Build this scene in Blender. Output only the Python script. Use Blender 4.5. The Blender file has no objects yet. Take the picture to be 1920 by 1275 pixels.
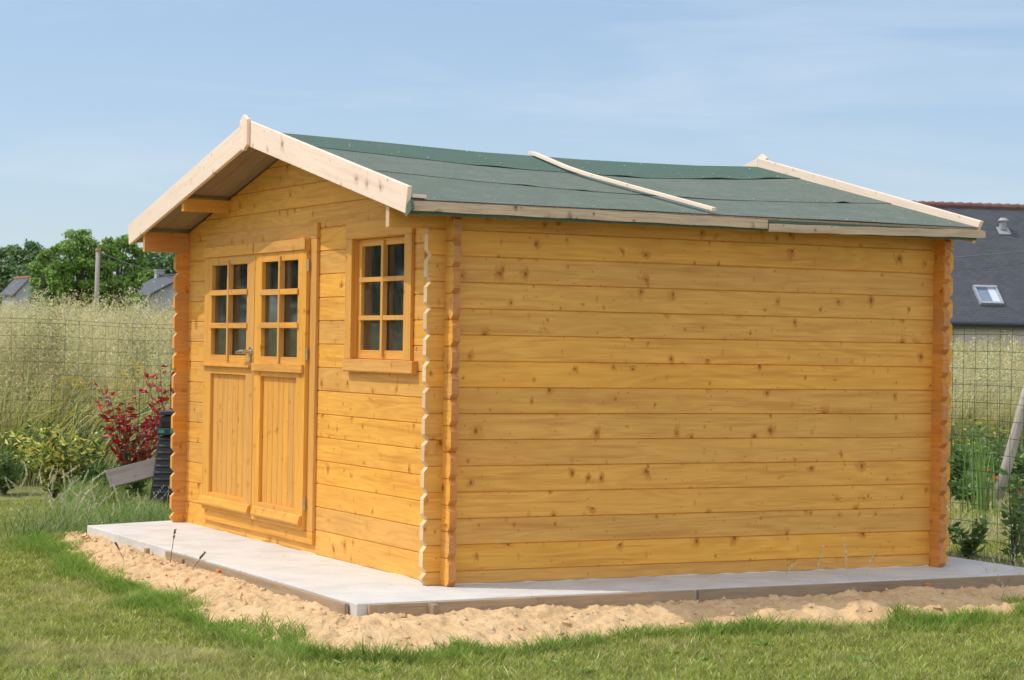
import bpy, math, random
import numpy as np
from mathutils import Vector, Matrix
R = math.radians
rng = np.random.default_rng(7)
random.seed(7)
sc = bpy.context.scene
C = sc.collection

# ------------------------------------------------------------------ camera
CAM = np.array([-4.7483, -10.0229, 1.2316]); YAW, PITCH, ROLL, FPX = 0.47379, 0.0027, 0.01663, 4060.88
DV = np.array([math.sin(YAW)*math.cos(PITCH), math.cos(YAW)*math.cos(PITCH), math.sin(PITCH)])
_r = np.array([math.cos(YAW), -math.sin(YAW), 0.]); _u = np.cross(_r, DV)
RV = math.cos(ROLL)*_r + math.sin(ROLL)*_u; UV = -math.sin(ROLL)*_r + math.cos(ROLL)*_u
cam = bpy.data.cameras.new('camera'); co = bpy.data.objects.new('camera', cam); C.objects.link(co)
m3 = Matrix(((RV[0], UV[0], -DV[0]), (RV[1], UV[1], -DV[1]), (RV[2], UV[2], -DV[2])))
co.matrix_world = Matrix.Translation(CAM.tolist()) @ m3.to_4x4()
cam.sensor_width = 23.64; cam.lens = FPX/1920*23.64
cam.clip_start = 0.1; cam.clip_end = 3000
cam.dof.use_dof = True; cam.dof.focus_distance = 12.0; cam.dof.aperture_fstop = 8.0
sc.camera = co
SUN_FILL = 5.0; REAR_FILL = 3.5

# ------------------------------------------------------------------ light
SUN_TO = Vector((-1.0, 0.57, 1.62)).normalized()
elev = math.asin(SUN_TO.z); azi = math.atan2(SUN_TO.x, SUN_TO.y)
w = bpy.data.worlds.new('World'); sc.world = w; w.use_nodes = True
nt = w.node_tree; nt.nodes.clear()
out = nt.nodes.new('ShaderNodeOutputWorld'); bg = nt.nodes.new('ShaderNodeBackground')
sky = nt.nodes.new('ShaderNodeTexSky'); sky.sky_type = 'NISHITA'; sky.sun_disc = False
sky.sun_elevation = elev; sky.sun_rotation = azi; sky.altitude = 50
sky.air_density = 1.0; sky.dust_density = 0.3; sky.ozone_density = 2.5
# thin cirrus
tc = nt.nodes.new('ShaderNodeTexCoord'); mp = nt.nodes.new('ShaderNodeMapping')
mp.inputs['Scale'].default_value = (1.2, 1.2, 11.0); mp.inputs['Rotation'].default_value = (0.0, 0.07, 0.0)
ns = nt.nodes.new('ShaderNodeTexNoise'); ns.inputs['Scale'].default_value = 2.6; ns.inputs['Detail'].default_value = 7; ns.inputs['Roughness'].default_value = .55; ns.inputs['Distortion'].default_value = .6
cr = nt.nodes.new('ShaderNodeValToRGB'); cr.color_ramp.elements[0].position = .5; cr.color_ramp.elements[1].position = .8
cr.color_ramp.elements[0].color = (0, 0, 0, 1); cr.color_ramp.elements[1].color = (.38, .38, .38, 1)
mx = nt.nodes.new('ShaderNodeMixRGB'); mx.inputs['Color2'].default_value = (4.3, 4.7, 5.1, 1)
gm = nt.nodes.new('ShaderNodeGamma'); gm.inputs[1].default_value = .6
ti = nt.nodes.new('ShaderNodeMixRGB'); ti.blend_type = 'MULTIPLY'; ti.inputs[0].default_value = 1; ti.inputs[2].default_value = (1.13, 1.25, 1.44, 1)
# added glow round the sun, out of view, lifts the ambient light
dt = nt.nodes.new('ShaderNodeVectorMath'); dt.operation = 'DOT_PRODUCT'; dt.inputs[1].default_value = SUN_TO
mr = nt.nodes.new('ShaderNodeMapRange'); mr.interpolation_type = 'SMOOTHERSTEP'; mr.inputs[1].default_value = .30; mr.inputs[2].default_value = 1.0; mr.inputs[3].default_value = 0; mr.inputs[4].default_value = SUN_FILL
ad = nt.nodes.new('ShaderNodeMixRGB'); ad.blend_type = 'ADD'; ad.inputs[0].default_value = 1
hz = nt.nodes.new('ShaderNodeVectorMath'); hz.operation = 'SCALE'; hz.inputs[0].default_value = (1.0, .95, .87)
L = nt.links.new
L(tc.outputs['Generated'], mp.inputs['Vector']); L(mp.outputs[0], ns.inputs['Vector']); L(ns.outputs['Fac'], cr.inputs[0])
L(sky.outputs[0], gm.inputs[0]); L(gm.outputs[0], ti.inputs[1]); L(cr.outputs[0], mx.inputs['Fac']); L(ti.outputs[0], mx.inputs['Color1'])
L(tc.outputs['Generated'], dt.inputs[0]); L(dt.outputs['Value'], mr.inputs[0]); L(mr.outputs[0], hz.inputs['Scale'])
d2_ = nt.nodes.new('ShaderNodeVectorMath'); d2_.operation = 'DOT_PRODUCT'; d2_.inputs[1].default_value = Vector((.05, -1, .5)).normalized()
m2_ = nt.nodes.new('ShaderNodeMapRange'); m2_.interpolation_type = 'SMOOTHSTEP'; m2_.inputs[1].default_value = .35; m2_.inputs[2].default_value = 1.0; m2_.inputs[3].default_value = 0; m2_.inputs[4].default_value = REAR_FILL
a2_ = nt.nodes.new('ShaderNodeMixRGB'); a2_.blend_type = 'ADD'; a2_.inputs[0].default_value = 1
h2_ = nt.nodes.new('ShaderNodeVectorMath'); h2_.operation = 'SCALE'; h2_.inputs[0].default_value = (1.0, .97, .92)   # added unseen glow behind the camera, fills the shaded side wall
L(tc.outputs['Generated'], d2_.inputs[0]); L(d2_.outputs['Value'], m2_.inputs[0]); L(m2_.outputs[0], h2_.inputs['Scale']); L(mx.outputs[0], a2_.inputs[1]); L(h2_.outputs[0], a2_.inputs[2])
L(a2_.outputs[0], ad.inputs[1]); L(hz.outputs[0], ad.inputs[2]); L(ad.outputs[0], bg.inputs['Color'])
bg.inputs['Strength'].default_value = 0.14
L(bg.outputs[0], out.inputs['Surface'])
sl = bpy.data.lights.new('sun', 'SUN'); sl.energy = 2.05; sl.angle = R(0.6); sl.color = (1, .95, .87)
so = bpy.data.objects.new('sun', sl); C.objects.link(so)
so.rotation_euler = SUN_TO.to_track_quat('Z', 'Y').to_euler(); so.location = (-8, 4, 12)
sc.view_settings.view_transform = 'Standard'; sc.view_settings.look = 'None'
sc.view_settings.exposure = 0.45; sc.view_settings.gamma = 1
sc.cycles.max_bounces = 8; sc.cycles.transparent_max_bounces = 12

# ------------------------------------------------------------------ helpers
def at(px, py, D):
    """point at pixel of the 1920 photo at depth D (metres along the view axis)"""
    return CAM + D*(DV + (px-960)/FPX*RV - (py-637.5)/FPX*UV)
def smooth(t): return t*t*(3-2*t)
_perm = rng.random((256, 256))
def vnoise(x, y):
    x = np.asarray(x, float); y = np.asarray(y, float)
    xi = np.floor(x).astype(int); yi = np.floor(y).astype(int); fx = smooth(x-xi); fy = smooth(y-yi)
    g = lambda a, b: _perm[a % 256, b % 256]
    return (g(xi, yi)*(1-fx)+g(xi+1, yi)*fx)*(1-fy)+(g(xi, yi+1)*(1-fx)+g(xi+1, yi+1)*fx)*fy
def fbm(x, y, o=4):
    s = 0; a = .5; t = 0
    for i in range(o):
        s = s+a*vnoise(np.asarray(x)*2**i+17*i, np.asarray(y)*2**i+31*i); t += a; a *= .5
    return s/t
def ground_z(x, y):
    x = np.asarray(x, float); y = np.asarray(y, float)
    D = .456*(x+4.75)+.89*(y+10)
    bank = .42*np.clip((y-9.5)/3, 0, 1)*np.clip((8-x)/4, 0, 1)
    return -.155+bank+.02*np.clip(D-22, 0, 118)+.02*(fbm(x*.9, y*.9)-.5)*np.clip((D-8)/3, .4, 1)
def empty(name, label, cat, loc=(0, 0, 0), rz=0, group=None):
    o = bpy.data.objects.new(name, None); C.objects.link(o); o.location = loc; o.rotation_euler = (0, 0, rz)
    o['label'] = label; o['category'] = cat
    if group: o['group'] = group
    return o
def tag(o, label=None, cat=None, group=None, kind=None):
    if label: o['label'] = label
    if cat: o['category'] = cat
    if group: o['group'] = group
    if kind: o['kind'] = kind
    return o
def link(name, me, parent=None, loc=None):
    o = bpy.data.objects.new(name, me); C.objects.link(o)
    if loc is not None: o.location = loc
    if parent: o.parent = parent
    return o

# ------------------------------------------------------------------ materials
def newmat(name):
    m = bpy.data.materials.new(name); m.use_nodes = True; t = m.node_tree; t.nodes.clear()
    o = t.nodes.new('ShaderNodeOutputMaterial'); p = t.nodes.new('ShaderNodeBsdfPrincipled'); t.links.new(p.outputs[0], o.inputs[0])
    return m, t, p, o
class G:
    """small node-graph helper"""
    def __init__(s, t): s.t = t
    def n(s, k, **kw):
        q = s.t.nodes.new(k)
        for a, v in kw.items():
            if a in q.inputs: s.put(q.inputs[a], v)
            else: setattr(q, a, v)
        return q
    def put(s, i, v):
        if isinstance(v, bpy.types.NodeSocket): s.t.links.new(v, i)
        else: i.default_value = v
    def m(s, op, a, b=0., c=None):
        q = s.t.nodes.new('ShaderNodeMath'); q.operation = op; s.put(q.inputs[0], a); s.put(q.inputs[1], b)
        if c is not None: s.put(q.inputs[2], c)
        return q.outputs[0]
    def mix(s, f, a, b, mode='MIX'):
        q = s.t.nodes.new('ShaderNodeMixRGB'); q.blend_type = mode; s.put(q.inputs[0], f); s.put(q.inputs[1], a); s.put(q.inputs[2], b)
        return q.outputs[0]
    def ramp(s, f, lo, hi, a=0., b=1.):
        q = s.t.nodes.new('ShaderNodeMapRange'); s.put(q.inputs[0], f); q.inputs[1].default_value = lo; q.inputs[2].default_value = hi
        q.inputs[3].default_value = a; q.inputs[4].default_value = b; q.interpolation_type = 'SMOOTHSTEP'; return q.outputs[0]
    def scale(s, v, sc_, loc=(0, 0, 0), rot=(0, 0, 0)):
        q = s.t.nodes.new('ShaderNodeMapping'); s.put(q.inputs[0], v); q.inputs['Scale'].default_value = sc_; q.inputs['Location'].default_value = loc; q.inputs['Rotation'].default_value = rot
        return q.outputs[0]
    def noise(s, v, sc_=1., det=4., rough=.5, dist=0.):
        q = s.t.nodes.new('ShaderNodeTexNoise'); s.put(q.inputs['Vector'], v); q.inputs['Scale'].default_value = sc_
        q.inputs['Detail'].default_value = det; q.inputs['Roughness'].default_value = rough; q.inputs['Distortion'].default_value = dist
        return q.outputs['Fac']
    def attr(s, name):
        q = s.t.nodes.new('ShaderNodeAttribute'); q.attribute_name = name; return q
def rgb(*c): return (c[0], c[1], c[2], 1)

def wood(name, base, deep, knot, tone=.16, knots=1., rough=.5, grain=1., weather=0., spec=.35):
    m, t, p, o = newmat(name); g = G(t)
    gc = g.attr('gc').outputs['Vector']; rnd = g.attr('rnd').outputs['Fac']
    # knots: 2-D voronoi along the board, with its seed shifted per board
    warp = g.noise(g.scale(gc, (9, 9, 9)), 1, 2)
    wv = g.t.nodes.new('ShaderNodeVectorMath'); wv.operation = 'ADD'
    cx = g.t.nodes.new('ShaderNodeCombineXYZ'); g.put(cx.inputs[0], g.m('MULTIPLY', g.m('SUBTRACT', warp, .5), .03)); g.put(cx.inputs[1], g.m('MULTIPLY', g.m('SUBTRACT', warp, .5), .025))
    g.put(wv.inputs[0], gc); g.put(wv.inputs[1], cx.outputs[0]); gw = wv.outputs[0]
    def vor(sx, sy, rot=0., loc=(0, 0, 0)):
        q = t.nodes.new('ShaderNodeTexVoronoi'); q.voronoi_dimensions = '2D'; g.put(q.inputs['Vector'], g.scale(gw, (sx, sy, 1), loc, (0, 0, rot))); q.inputs['Scale'].default_value = 1
        s = t.nodes.new('ShaderNodeSeparateColor'); t.links.new(q.outputs['Color'], s.inputs[0])
        return q.outputs['Distance'], s.outputs[0], s.outputs[1]
    d1, k1, s1 = vor(8.2, 6.4)
    size = g.m('MULTIPLY_ADD', g.m('POWER', s1, 2.0), .75, .28)
    nz1 = g.noise(g.scale(gc, (120, 34, 34)), 1, 3, .65); nz2 = g.noise(g.scale(gc, (34, 16, 16), (4, 4, 4)), 1, 2, .5)
    rag = g.m('ADD', g.m('MULTIPLY', g.m('SUBTRACT', nz1, .5), 1.5), g.m('MULTIPLY', g.m('SUBTRACT', nz2, .5), 2.2))
    dd = g.m('MULTIPLY', g.m('DIVIDE', d1, size), g.m('ADD', 1.0, rag))
    clus = g.noise(g.scale(gc, (1.1, 3.2, 3.2), (9, 9, 9)), 1, 2)
    on = g.m('GREATER_THAN', k1, g.ramp(clus, .40, .60, .92, .22))
    core = g.m('MULTIPLY', g.ramp(dd, .035, .10, 1, 0), on)
    halo = g.m('MULTIPLY', g.ramp(dd, .06, .36, 1, 0), on)
    d2, k2, s2 = vor(13, 6.5, .8, (3.1, 1.7, 0))
    on2 = g.m('GREATER_THAN', k2, g.ramp(clus, .42, .6, .72, .98))
    streak = g.m('MULTIPLY', g.ramp(g.m('DIVIDE', d2, g.m('MULTIPLY_ADD', s2, .6, .5)), .03, .2, 1, 0), on2)
    # pin knots
    d3, k3, s3 = vor(19, 24, 0, (7.7, 2.2, 0))
    pin = g.m('MULTIPLY', g.ramp(d3, .03, .13, 1, 0), g.m('GREATER_THAN', k3, .93))
    # growth rings: warped bands squeezed round the knots
    f1 = g.noise(g.scale(gc, (.8, 7, 7)), 1, 2, .5, .2)
    ph = g.m('ADD', g.m('MULTIPLY', f1, 62), g.m('MULTIPLY', halo, 7))
    ring = g.m('MULTIPLY_ADD', g.m('SINE', ph), .5, .5)
    fine = g.noise(g.scale(gc, (5, 150, 150)), 1, 3, .6)
    bro = g.noise(g.scale(gc, (1.3, 4, 4)), 1, 3, .55)
    stain = g.noise(g.scale(gc, (3.5, 16, 16)), 1, 4, .6, .5)
    c = g.mix(g.m('MULTIPLY', ring, .30*grain), rgb(*base), rgb(*deep))
    c = g.mix(g.m('MULTIPLY', g.ramp(fine, .35, .7), .28*grain), c, rgb(*deep))
    c = g.mix(g.m('MULTIPLY', g.ramp(stain, .48, .75), .30*grain), c, rgb(*deep))
    fla = g.noise(g.scale(gc, (1.6, 34, 34), (2, 2, 2)), 1, 3, .55, .3)
    c = g.mix(g.m('MULTIPLY', g.ramp(fla, .52, .68), .42*grain), c, rgb(deep[0]*.86, deep[1]*.80, deep[2]*.8))
    hs = g.n('ShaderNodeHueSaturation'); g.put(hs.inputs['Color'], c)
    tot = g.m('ADD', g.m('MULTIPLY', rnd, tone), g.m('MULTIPLY', g.m('SUBTRACT', bro, .5), .5*tone/.16*.6))
    g.put(hs.inputs['Value'], g.m('ADD', tot, 1-tone*.5)); g.put(hs.inputs['Saturation'], g.m('MULTIPLY_ADD', rnd, .06, .93)); c = hs.outputs[0]
    kh = tuple(.42*a+.58*b for a, b in zip(knot, deep))
    c = g.mix(g.m('MULTIPLY', halo, .72*knots), c, rgb(*kh))
    c = g.mix(g.m('MULTIPLY', streak, .42*knots), c, rgb(*kh))
    c = g.mix(g.m('MULTIPLY', core, .86*knots), c, rgb(*knot))
    c = g.mix(g.m('MULTIPLY', pin, .7*knots), c, rgb(*knot))
    if weather:
        gs = g.noise(g.scale(gc, (6, 30, 30)), 1, 4, .65)
        c = g.mix(g.m('MULTIPLY', g.ramp(gs, .45, .7), weather), c, rgb(.2, .17, .14))
    g.put(p.inputs['Base Color'], c); g.put(p.inputs['Roughness'], g.m('MULTIPLY_ADD', fine, .2, rough-.1)); p.inputs['Specular IOR Level'].default_value = spec
    b = t.nodes.new('ShaderNodeBump'); b.inputs['Strength'].default_value = .25; b.inputs['Distance'].default_value = .0012
    g.put(b.inputs['Height'], g.m('ADD', g.m('MULTIPLY', fine, .8), g.m('MULTIPLY', core, -.6))); t.links.new(b.outputs[0], p.inputs['Normal'])
    return m
M = {}
M['pine'] = wood('stained_pine', (.79, .395, .054), (.60, .235, .022), (.26, .062, .010), tone=.19, grain=1.1, spec=.25)
M['pine_trim'] = wood('stained_pine_trim', (.75, .36, .050), (.58, .225, .022), (.26, .08, .015), knots=.6, tone=.15, grain=.95, spec=.25)
M['pine_shade'] = wood('shade_toned_pine', (.72, .30, .040), (.54, .175, .018), (.24, .06, .010), tone=.2, grain=1.05, spec=.25)  # deeper pine copy: shade of the protruding log faces put into the colour
M['pine_end'] = wood('stained_end_grain', (.58, .23, .045), (.42, .14, .025), (.2, .07, .02), knots=.3)
M['pine_cut'] = wood('raw_cut_end', (.78, .54, .31), (.62, .39, .20), (.5, .3, .18), knots=.2, tone=.3)
M['raw'] = wood('raw_planed_spruce', (.84, .665, .52), (.78, .55, .38), (.30, .15, .07), knots=.9, tone=.10, grain=.75, rough=.6)
M['weathered'] = wood('weathered_batten', (.60, .45, .30), (.44, .29, .16), (.05, .035, .03), knots=1.3, tone=.15, weather=.3, rough=.75)
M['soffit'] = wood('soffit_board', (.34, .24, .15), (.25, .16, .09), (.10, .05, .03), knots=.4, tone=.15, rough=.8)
M['form'] = wood('formwork_board', (.40, .28, .165), (.27, .18, .10), (.12, .08, .05), knots=.4, tone=.25, weather=.28, rough=.9)
M['greyplank'] = wood('grey_weathered_plank', (.36, .30, .26), (.25, .20, .17), (.12, .09, .07), knots=.5, tone=.2, weather=.2, rough=.9)
M['poletimber'] = wood('weathered_pole', (.42, .37, .32), (.28, .23, .19), (.14, .11, .08), knots=.6, tone=.2, weather=.3, rough=.9)

def felt():
    m, t, p, o = newmat('green_mineral_felt'); g = G(t)
    tc = g.n('ShaderNodeTexCoord').outputs['Object']; rnd = g.attr('rnd').outputs['Fac']
    a = g.noise(tc, 260, 2, .7); b = g.noise(tc, 6, 4, .6); c2 = g.noise(g.scale(tc, (.6, 9, 1)), 1, 3)
    c = g.mix(g.ramp(a, .35, .68), rgb(.038, .064, .045), rgb(.235, .262, .208))
    c = g.mix(g.m('MULTIPLY', g.ramp(b, .4, .75), .25), c, rgb(.24, .25, .21))
    c = g.mix(g.m('MULTIPLY', g.ramp(c2, .45, .7), .18), c, rgb(.09, .125, .10))
    c = g.mix(g.m('MULTIPLY', rnd, .8), c, rgb(.035, .10, .068))
    g.put(p.inputs['Base Color'], c); p.inputs['Roughness'].default_value = .9; p.inputs['Specular IOR Level'].default_value = .25
    bm_ = t.nodes.new('ShaderNodeBump'); bm_.inputs['Strength'].default_value = .6; bm_.inputs['Distance'].default_value = .002
    g.put(bm_.inputs['Height'], g.m('ADD', a, g.m('MULTIPLY', b, 2))); t.links.new(bm_.outputs[0], p.inputs['Normal']); return m
M['felt'] = felt()
def simple(name, col, rough=.6, metal=0., spec=.5, nz=0., nzs=20., col2=None):
    m, t, p, o = newmat(name); g = G(t)
    if col2 is not None:
        f = g.noise(g.n('ShaderNodeTexCoord').outputs['Object'], nzs, 5, .6)
        g.put(p.inputs['Base Color'], g.mix(g.ramp(f, .35, .65), rgb(*col), rgb(*col2)))
    else: p.inputs['Base Color'].default_value = rgb(*col)
    p.inputs['Roughness'].default_value = rough; p.inputs['Metallic'].default_value = metal; p.inputs['Specular IOR Level'].default_value = spec
    return m
M['steel'] = simple('brushed_steel', (.62, .62, .62), .28, 1., col2=(.5, .5, .5), nzs=60)
M['zinc'] = simple('galvanised_nail', (.75, .76, .78), .35, .4, col2=(.6, .6, .62))
M['brass'] = simple('hinge_metal', (.62, .55, .42), .4, .9, col2=(.45, .38, .28))
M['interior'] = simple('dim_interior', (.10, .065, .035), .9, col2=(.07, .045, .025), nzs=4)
M['fence'] = simple('green_coated_wire', (.035, .07, .04), .5, col2=(.05, .09, .05))
M['cable'] = simple('grey_cable', (.12, .12, .12), .7, col2=(.16, .16, .16))
M['black'] = simple('black_plastic', (.035, .037, .042), .38, col2=(.05, .052, .058), nzs=8)
M['teal'] = simple('teal_plastic_label', (.03, .32, .24), .5, col2=(.04, .36, .28))
def glass():
    m, t, p, o = newmat('dusty_glass'); g = G(t)
    tc = g.n('ShaderNodeTexCoord').outputs['Object']
    tr = t.nodes.new('ShaderNodeBsdfTransparent'); tr.inputs[0].default_value = (.82, .86, .84, 1)
    gl = t.nodes.new('ShaderNodeBsdfGlossy'); gl.inputs['Roughness'].default_value = .04
    df = t.nodes.new('ShaderNodeBsdfDiffuse'); df.inputs[0].default_value = (.50, .52, .48, 1)
    fr = t.nodes.new('ShaderNodeFresnel'); fr.inputs[0].default_value = 1.5
    a = t.nodes.new('ShaderNodeMixShader'); b = t.nodes.new('ShaderNodeMixShader')
    f = g.noise(g.scale(tc, (1, 24, 5)), 1, 5, .65, 1.5); f2 = g.noise(tc, 90, 2, .7)
    g.put(a.inputs[0], g.m('ADD', g.ramp(f, .42, .75, .02, .10), g.ramp(f2, .66, .75, 0, .10)))
    t.links.new(tr.outputs[0], a.inputs[1]); t.links.new(df.outputs[0], a.inputs[2])
    g.put(b.inputs[0], g.m('MULTIPLY', fr.outputs[0], .8)); t.links.new(a.outputs[0], b.inputs[1]); t.links.new(gl.outputs[0], b.inputs[2]); t.links.new(b.outputs[0], o.inputs[0])
    return m
M['glass'] = glass()
def concrete():
    m, t, p, o = newmat('pale_concrete'); g = G(t)
    tc = g.n('ShaderNodeTexCoord').outputs['Object']
    a = g.noise(tc, 3.5, 6, .6); b = g.noise(tc, 55, 4, .65); br = g.noise(g.scale(tc, (3, 38, 20), (0, 0, 0), (0, 0, .05)), 1, 4, .6)
    c = g.mix(g.ramp(a, .35, .7), rgb(.60, .57, .52), rgb(.50, .475, .43))
    c = g.mix(g.m('MULTIPLY', g.ramp(br, .4, .7), .4), c, rgb(.66, .63, .57))
    c = g.mix(g.m('MULTIPLY', g.ramp(b, .52, .75), .35), c, rgb(.36, .33, .29))
    s_ = g.noise(tc, 1.3, 5, .7, .8); c = g.mix(g.m('MULTIPLY', g.ramp(s_, .55, .68), .4), c, rgb(.44, .40, .34))
    k_ = g.noise(tc, 38, 2, .5); c = g.mix(g.m('MULTIPLY', g.ramp(k_, .70, .74), .7), c, rgb(.22, .17, .12))
    g.put(p.inputs['Base Color'], c); p.inputs['Roughness'].default_value = .92
    bm_ = t.nodes.new('ShaderNodeBump'); bm_.inputs['Strength'].default_value = .5; bm_.inputs['Distance'].default_value = .004
    g.put(bm_.inputs['Height'], g.m('ADD', b, br)); t.links.new(bm_.outputs[0], p.inputs['Normal']); return m
M['concrete'] = concrete()
def sand():
    m, t, p, o = newmat('yellow_sand'); g = G(t)
    tc = g.n('ShaderNodeTexCoord').outputs['Object']
    a = g.noise(tc, 5, 6, .6); b = g.noise(tc, 60, 5, .7); c3 = g.noise(tc, 24, 5, .7, .4)
    c = g.mix(g.ramp(a, .35, .7), rgb(.71, .49, .265), rgb(.61, .40, .20))
    c = g.mix(g.m('MULTIPLY', g.ramp(b, .45, .75), .5), c, rgb(.52, .34, .185))
    c = g.mix(g.m('MULTIPLY', g.ramp(c3, .6, .72), .6), c, rgb(.33, .22, .13))
    e_ = g.noise(tc, 1.7, 4, .65, .6); c = g.mix(g.m('MULTIPLY', g.ramp(e_, .54, .70), .55), c, rgb(.42, .285, .165))
    f_ = g.noise(tc, 130, 2, .6); c = g.mix(g.m('MULTIPLY', g.ramp(f_, .62, .72), .7), c, rgb(.24, .16, .10))
    g.put(p.inputs['Base Color'], c); p.inputs['Roughness'].default_value = .95; p.inputs['Specular IOR Level'].default_value = .2
    bm_ = t.nodes.new('ShaderNodeBump'); bm_.inputs['Strength'].default_value = .8; bm_.inputs['Distance'].default_value = .012
    g.put(bm_.inputs['Height'], g.m('ADD', b, c3)); t.links.new(bm_.outputs[0], p.inputs['Normal']); return m
M['sand'] = sand()
def soil():
    m, t, p, o = newmat('lawn_soil'); g = G(t)
    tc = g.n('ShaderNodeTexCoord').outputs['Object']
    a = g.noise(tc, .6, 6, .6); b = g.noise(tc, 40, 4, .7)
    c = g.mix(g.ramp(a, .35, .65), rgb(.20, .21, .06), rgb(.27, .23, .09))
    c = g.mix(g.m('MULTIPLY', g.ramp(b, .4, .7), .6), c, rgb(.13, .13, .045))
    g.put(p.inputs['Base Color'], c); p.inputs['Roughness'].default_value = .95; return m
M['soil'] = soil()
def leafmat(name, trans=.35, rough=.6, spec=.15):
    m, t, p, o = newmat(name); g = G(t)
    c = g.attr('col').outputs['Color']
    g.put(p.inputs['Base Color'], c); p.inputs['Roughness'].default_value = rough; p.inputs['Specular IOR Level'].default_value = spec
    tr = t.nodes.new('ShaderNodeBsdfTranslucent'); g.put(tr.inputs[0], c)
    mx = t.nodes.new('ShaderNodeMixShader'); mx.inputs[0].default_value = trans
    t.links.new(p.outputs[0], mx.inputs[1]); t.links.new(tr.outputs[0], mx.inputs[2]); t.links.new(mx.outputs[0], o.inputs[0]); return m
M['grass'] = leafmat('grass_blade', .35)
M['leaf'] = leafmat('leaf', .30, .45, .4)
M['petal'] = leafmat('petal', .4, .6)
M['bark'] = simple('bark', (.11, .085, .06), .9, col2=(.17, .14, .10), nzs=14)
M['render'] = simple('house_render', (.56, .48, .40), .9, col2=(.50, .43, .36), nzs=1.5)
M['greywall'] = simple('grey_render', (.42, .42, .42), .9, col2=(.36, .36, .36), nzs=2)
M['gutter'] = simple('dark_gutter', (.04, .045, .055), .5, col2=(.05, .055, .065))
M['ridge_tile'] = simple('red_ridge_tile', (.17, .065, .055), .8, col2=(.22, .10, .08), nzs=5)
M['orange_tile'] = simple('orange_ridge_tile', (.50, .22, .10), .8, col2=(.40, .16, .08), nzs=5)
M['frame_grey'] = simple('painted_grey_frame', (.30, .30, .31), .5, col2=(.34, .34, .35))
M['lead'] = simple('pale_metal_vent', (.55, .56, .60), .4, .5, col2=(.4, .41, .44))
M['skyglass'] = simple('roof_window_glass', (.20, .26, .33), .12, 0., .9, col2=(.17, .22, .29), nzs=2)
M['blind'] = simple('roof_window_blind', (.55, .60, .66), .6, col2=(.6, .65, .7))
def slate():
    m, t, p, o = newmat('dark_slate'); g = G(t)
    tc = g.attr('gc').outputs['Vector']
    b = t.nodes.new('ShaderNodeTexBrick'); g.put(b.inputs['Vector'], tc); b.inputs['Scale'].default_value = 1
    b.inputs['Brick Width'].default_value = .24; b.inputs['Row Height'].default_value = .13; b.inputs['Mortar Size'].default_value = .008
    b.inputs['Color1'].default_value = rgb(.052, .056, .066); b.inputs['Color2'].default_value = rgb(.072, .075, .084); b.inputs['Mortar'].default_value = rgb(.03, .03, .035)
    a = g.noise(tc, 1.2, 5, .6)
    g.put(p.inputs['Base Color'], g.mix(g.m('MULTIPLY', g.ramp(a, .4, .75), .5), b.outputs[0], rgb(.085, .082, .08))); p.inputs['Roughness'].default_value = .6; return m
M['slate'] = slate()
M['foam'] = simple('yellow_foam', (.74, .60, .34), .9, col2=(.62, .48, .26), nzs=30)

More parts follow.
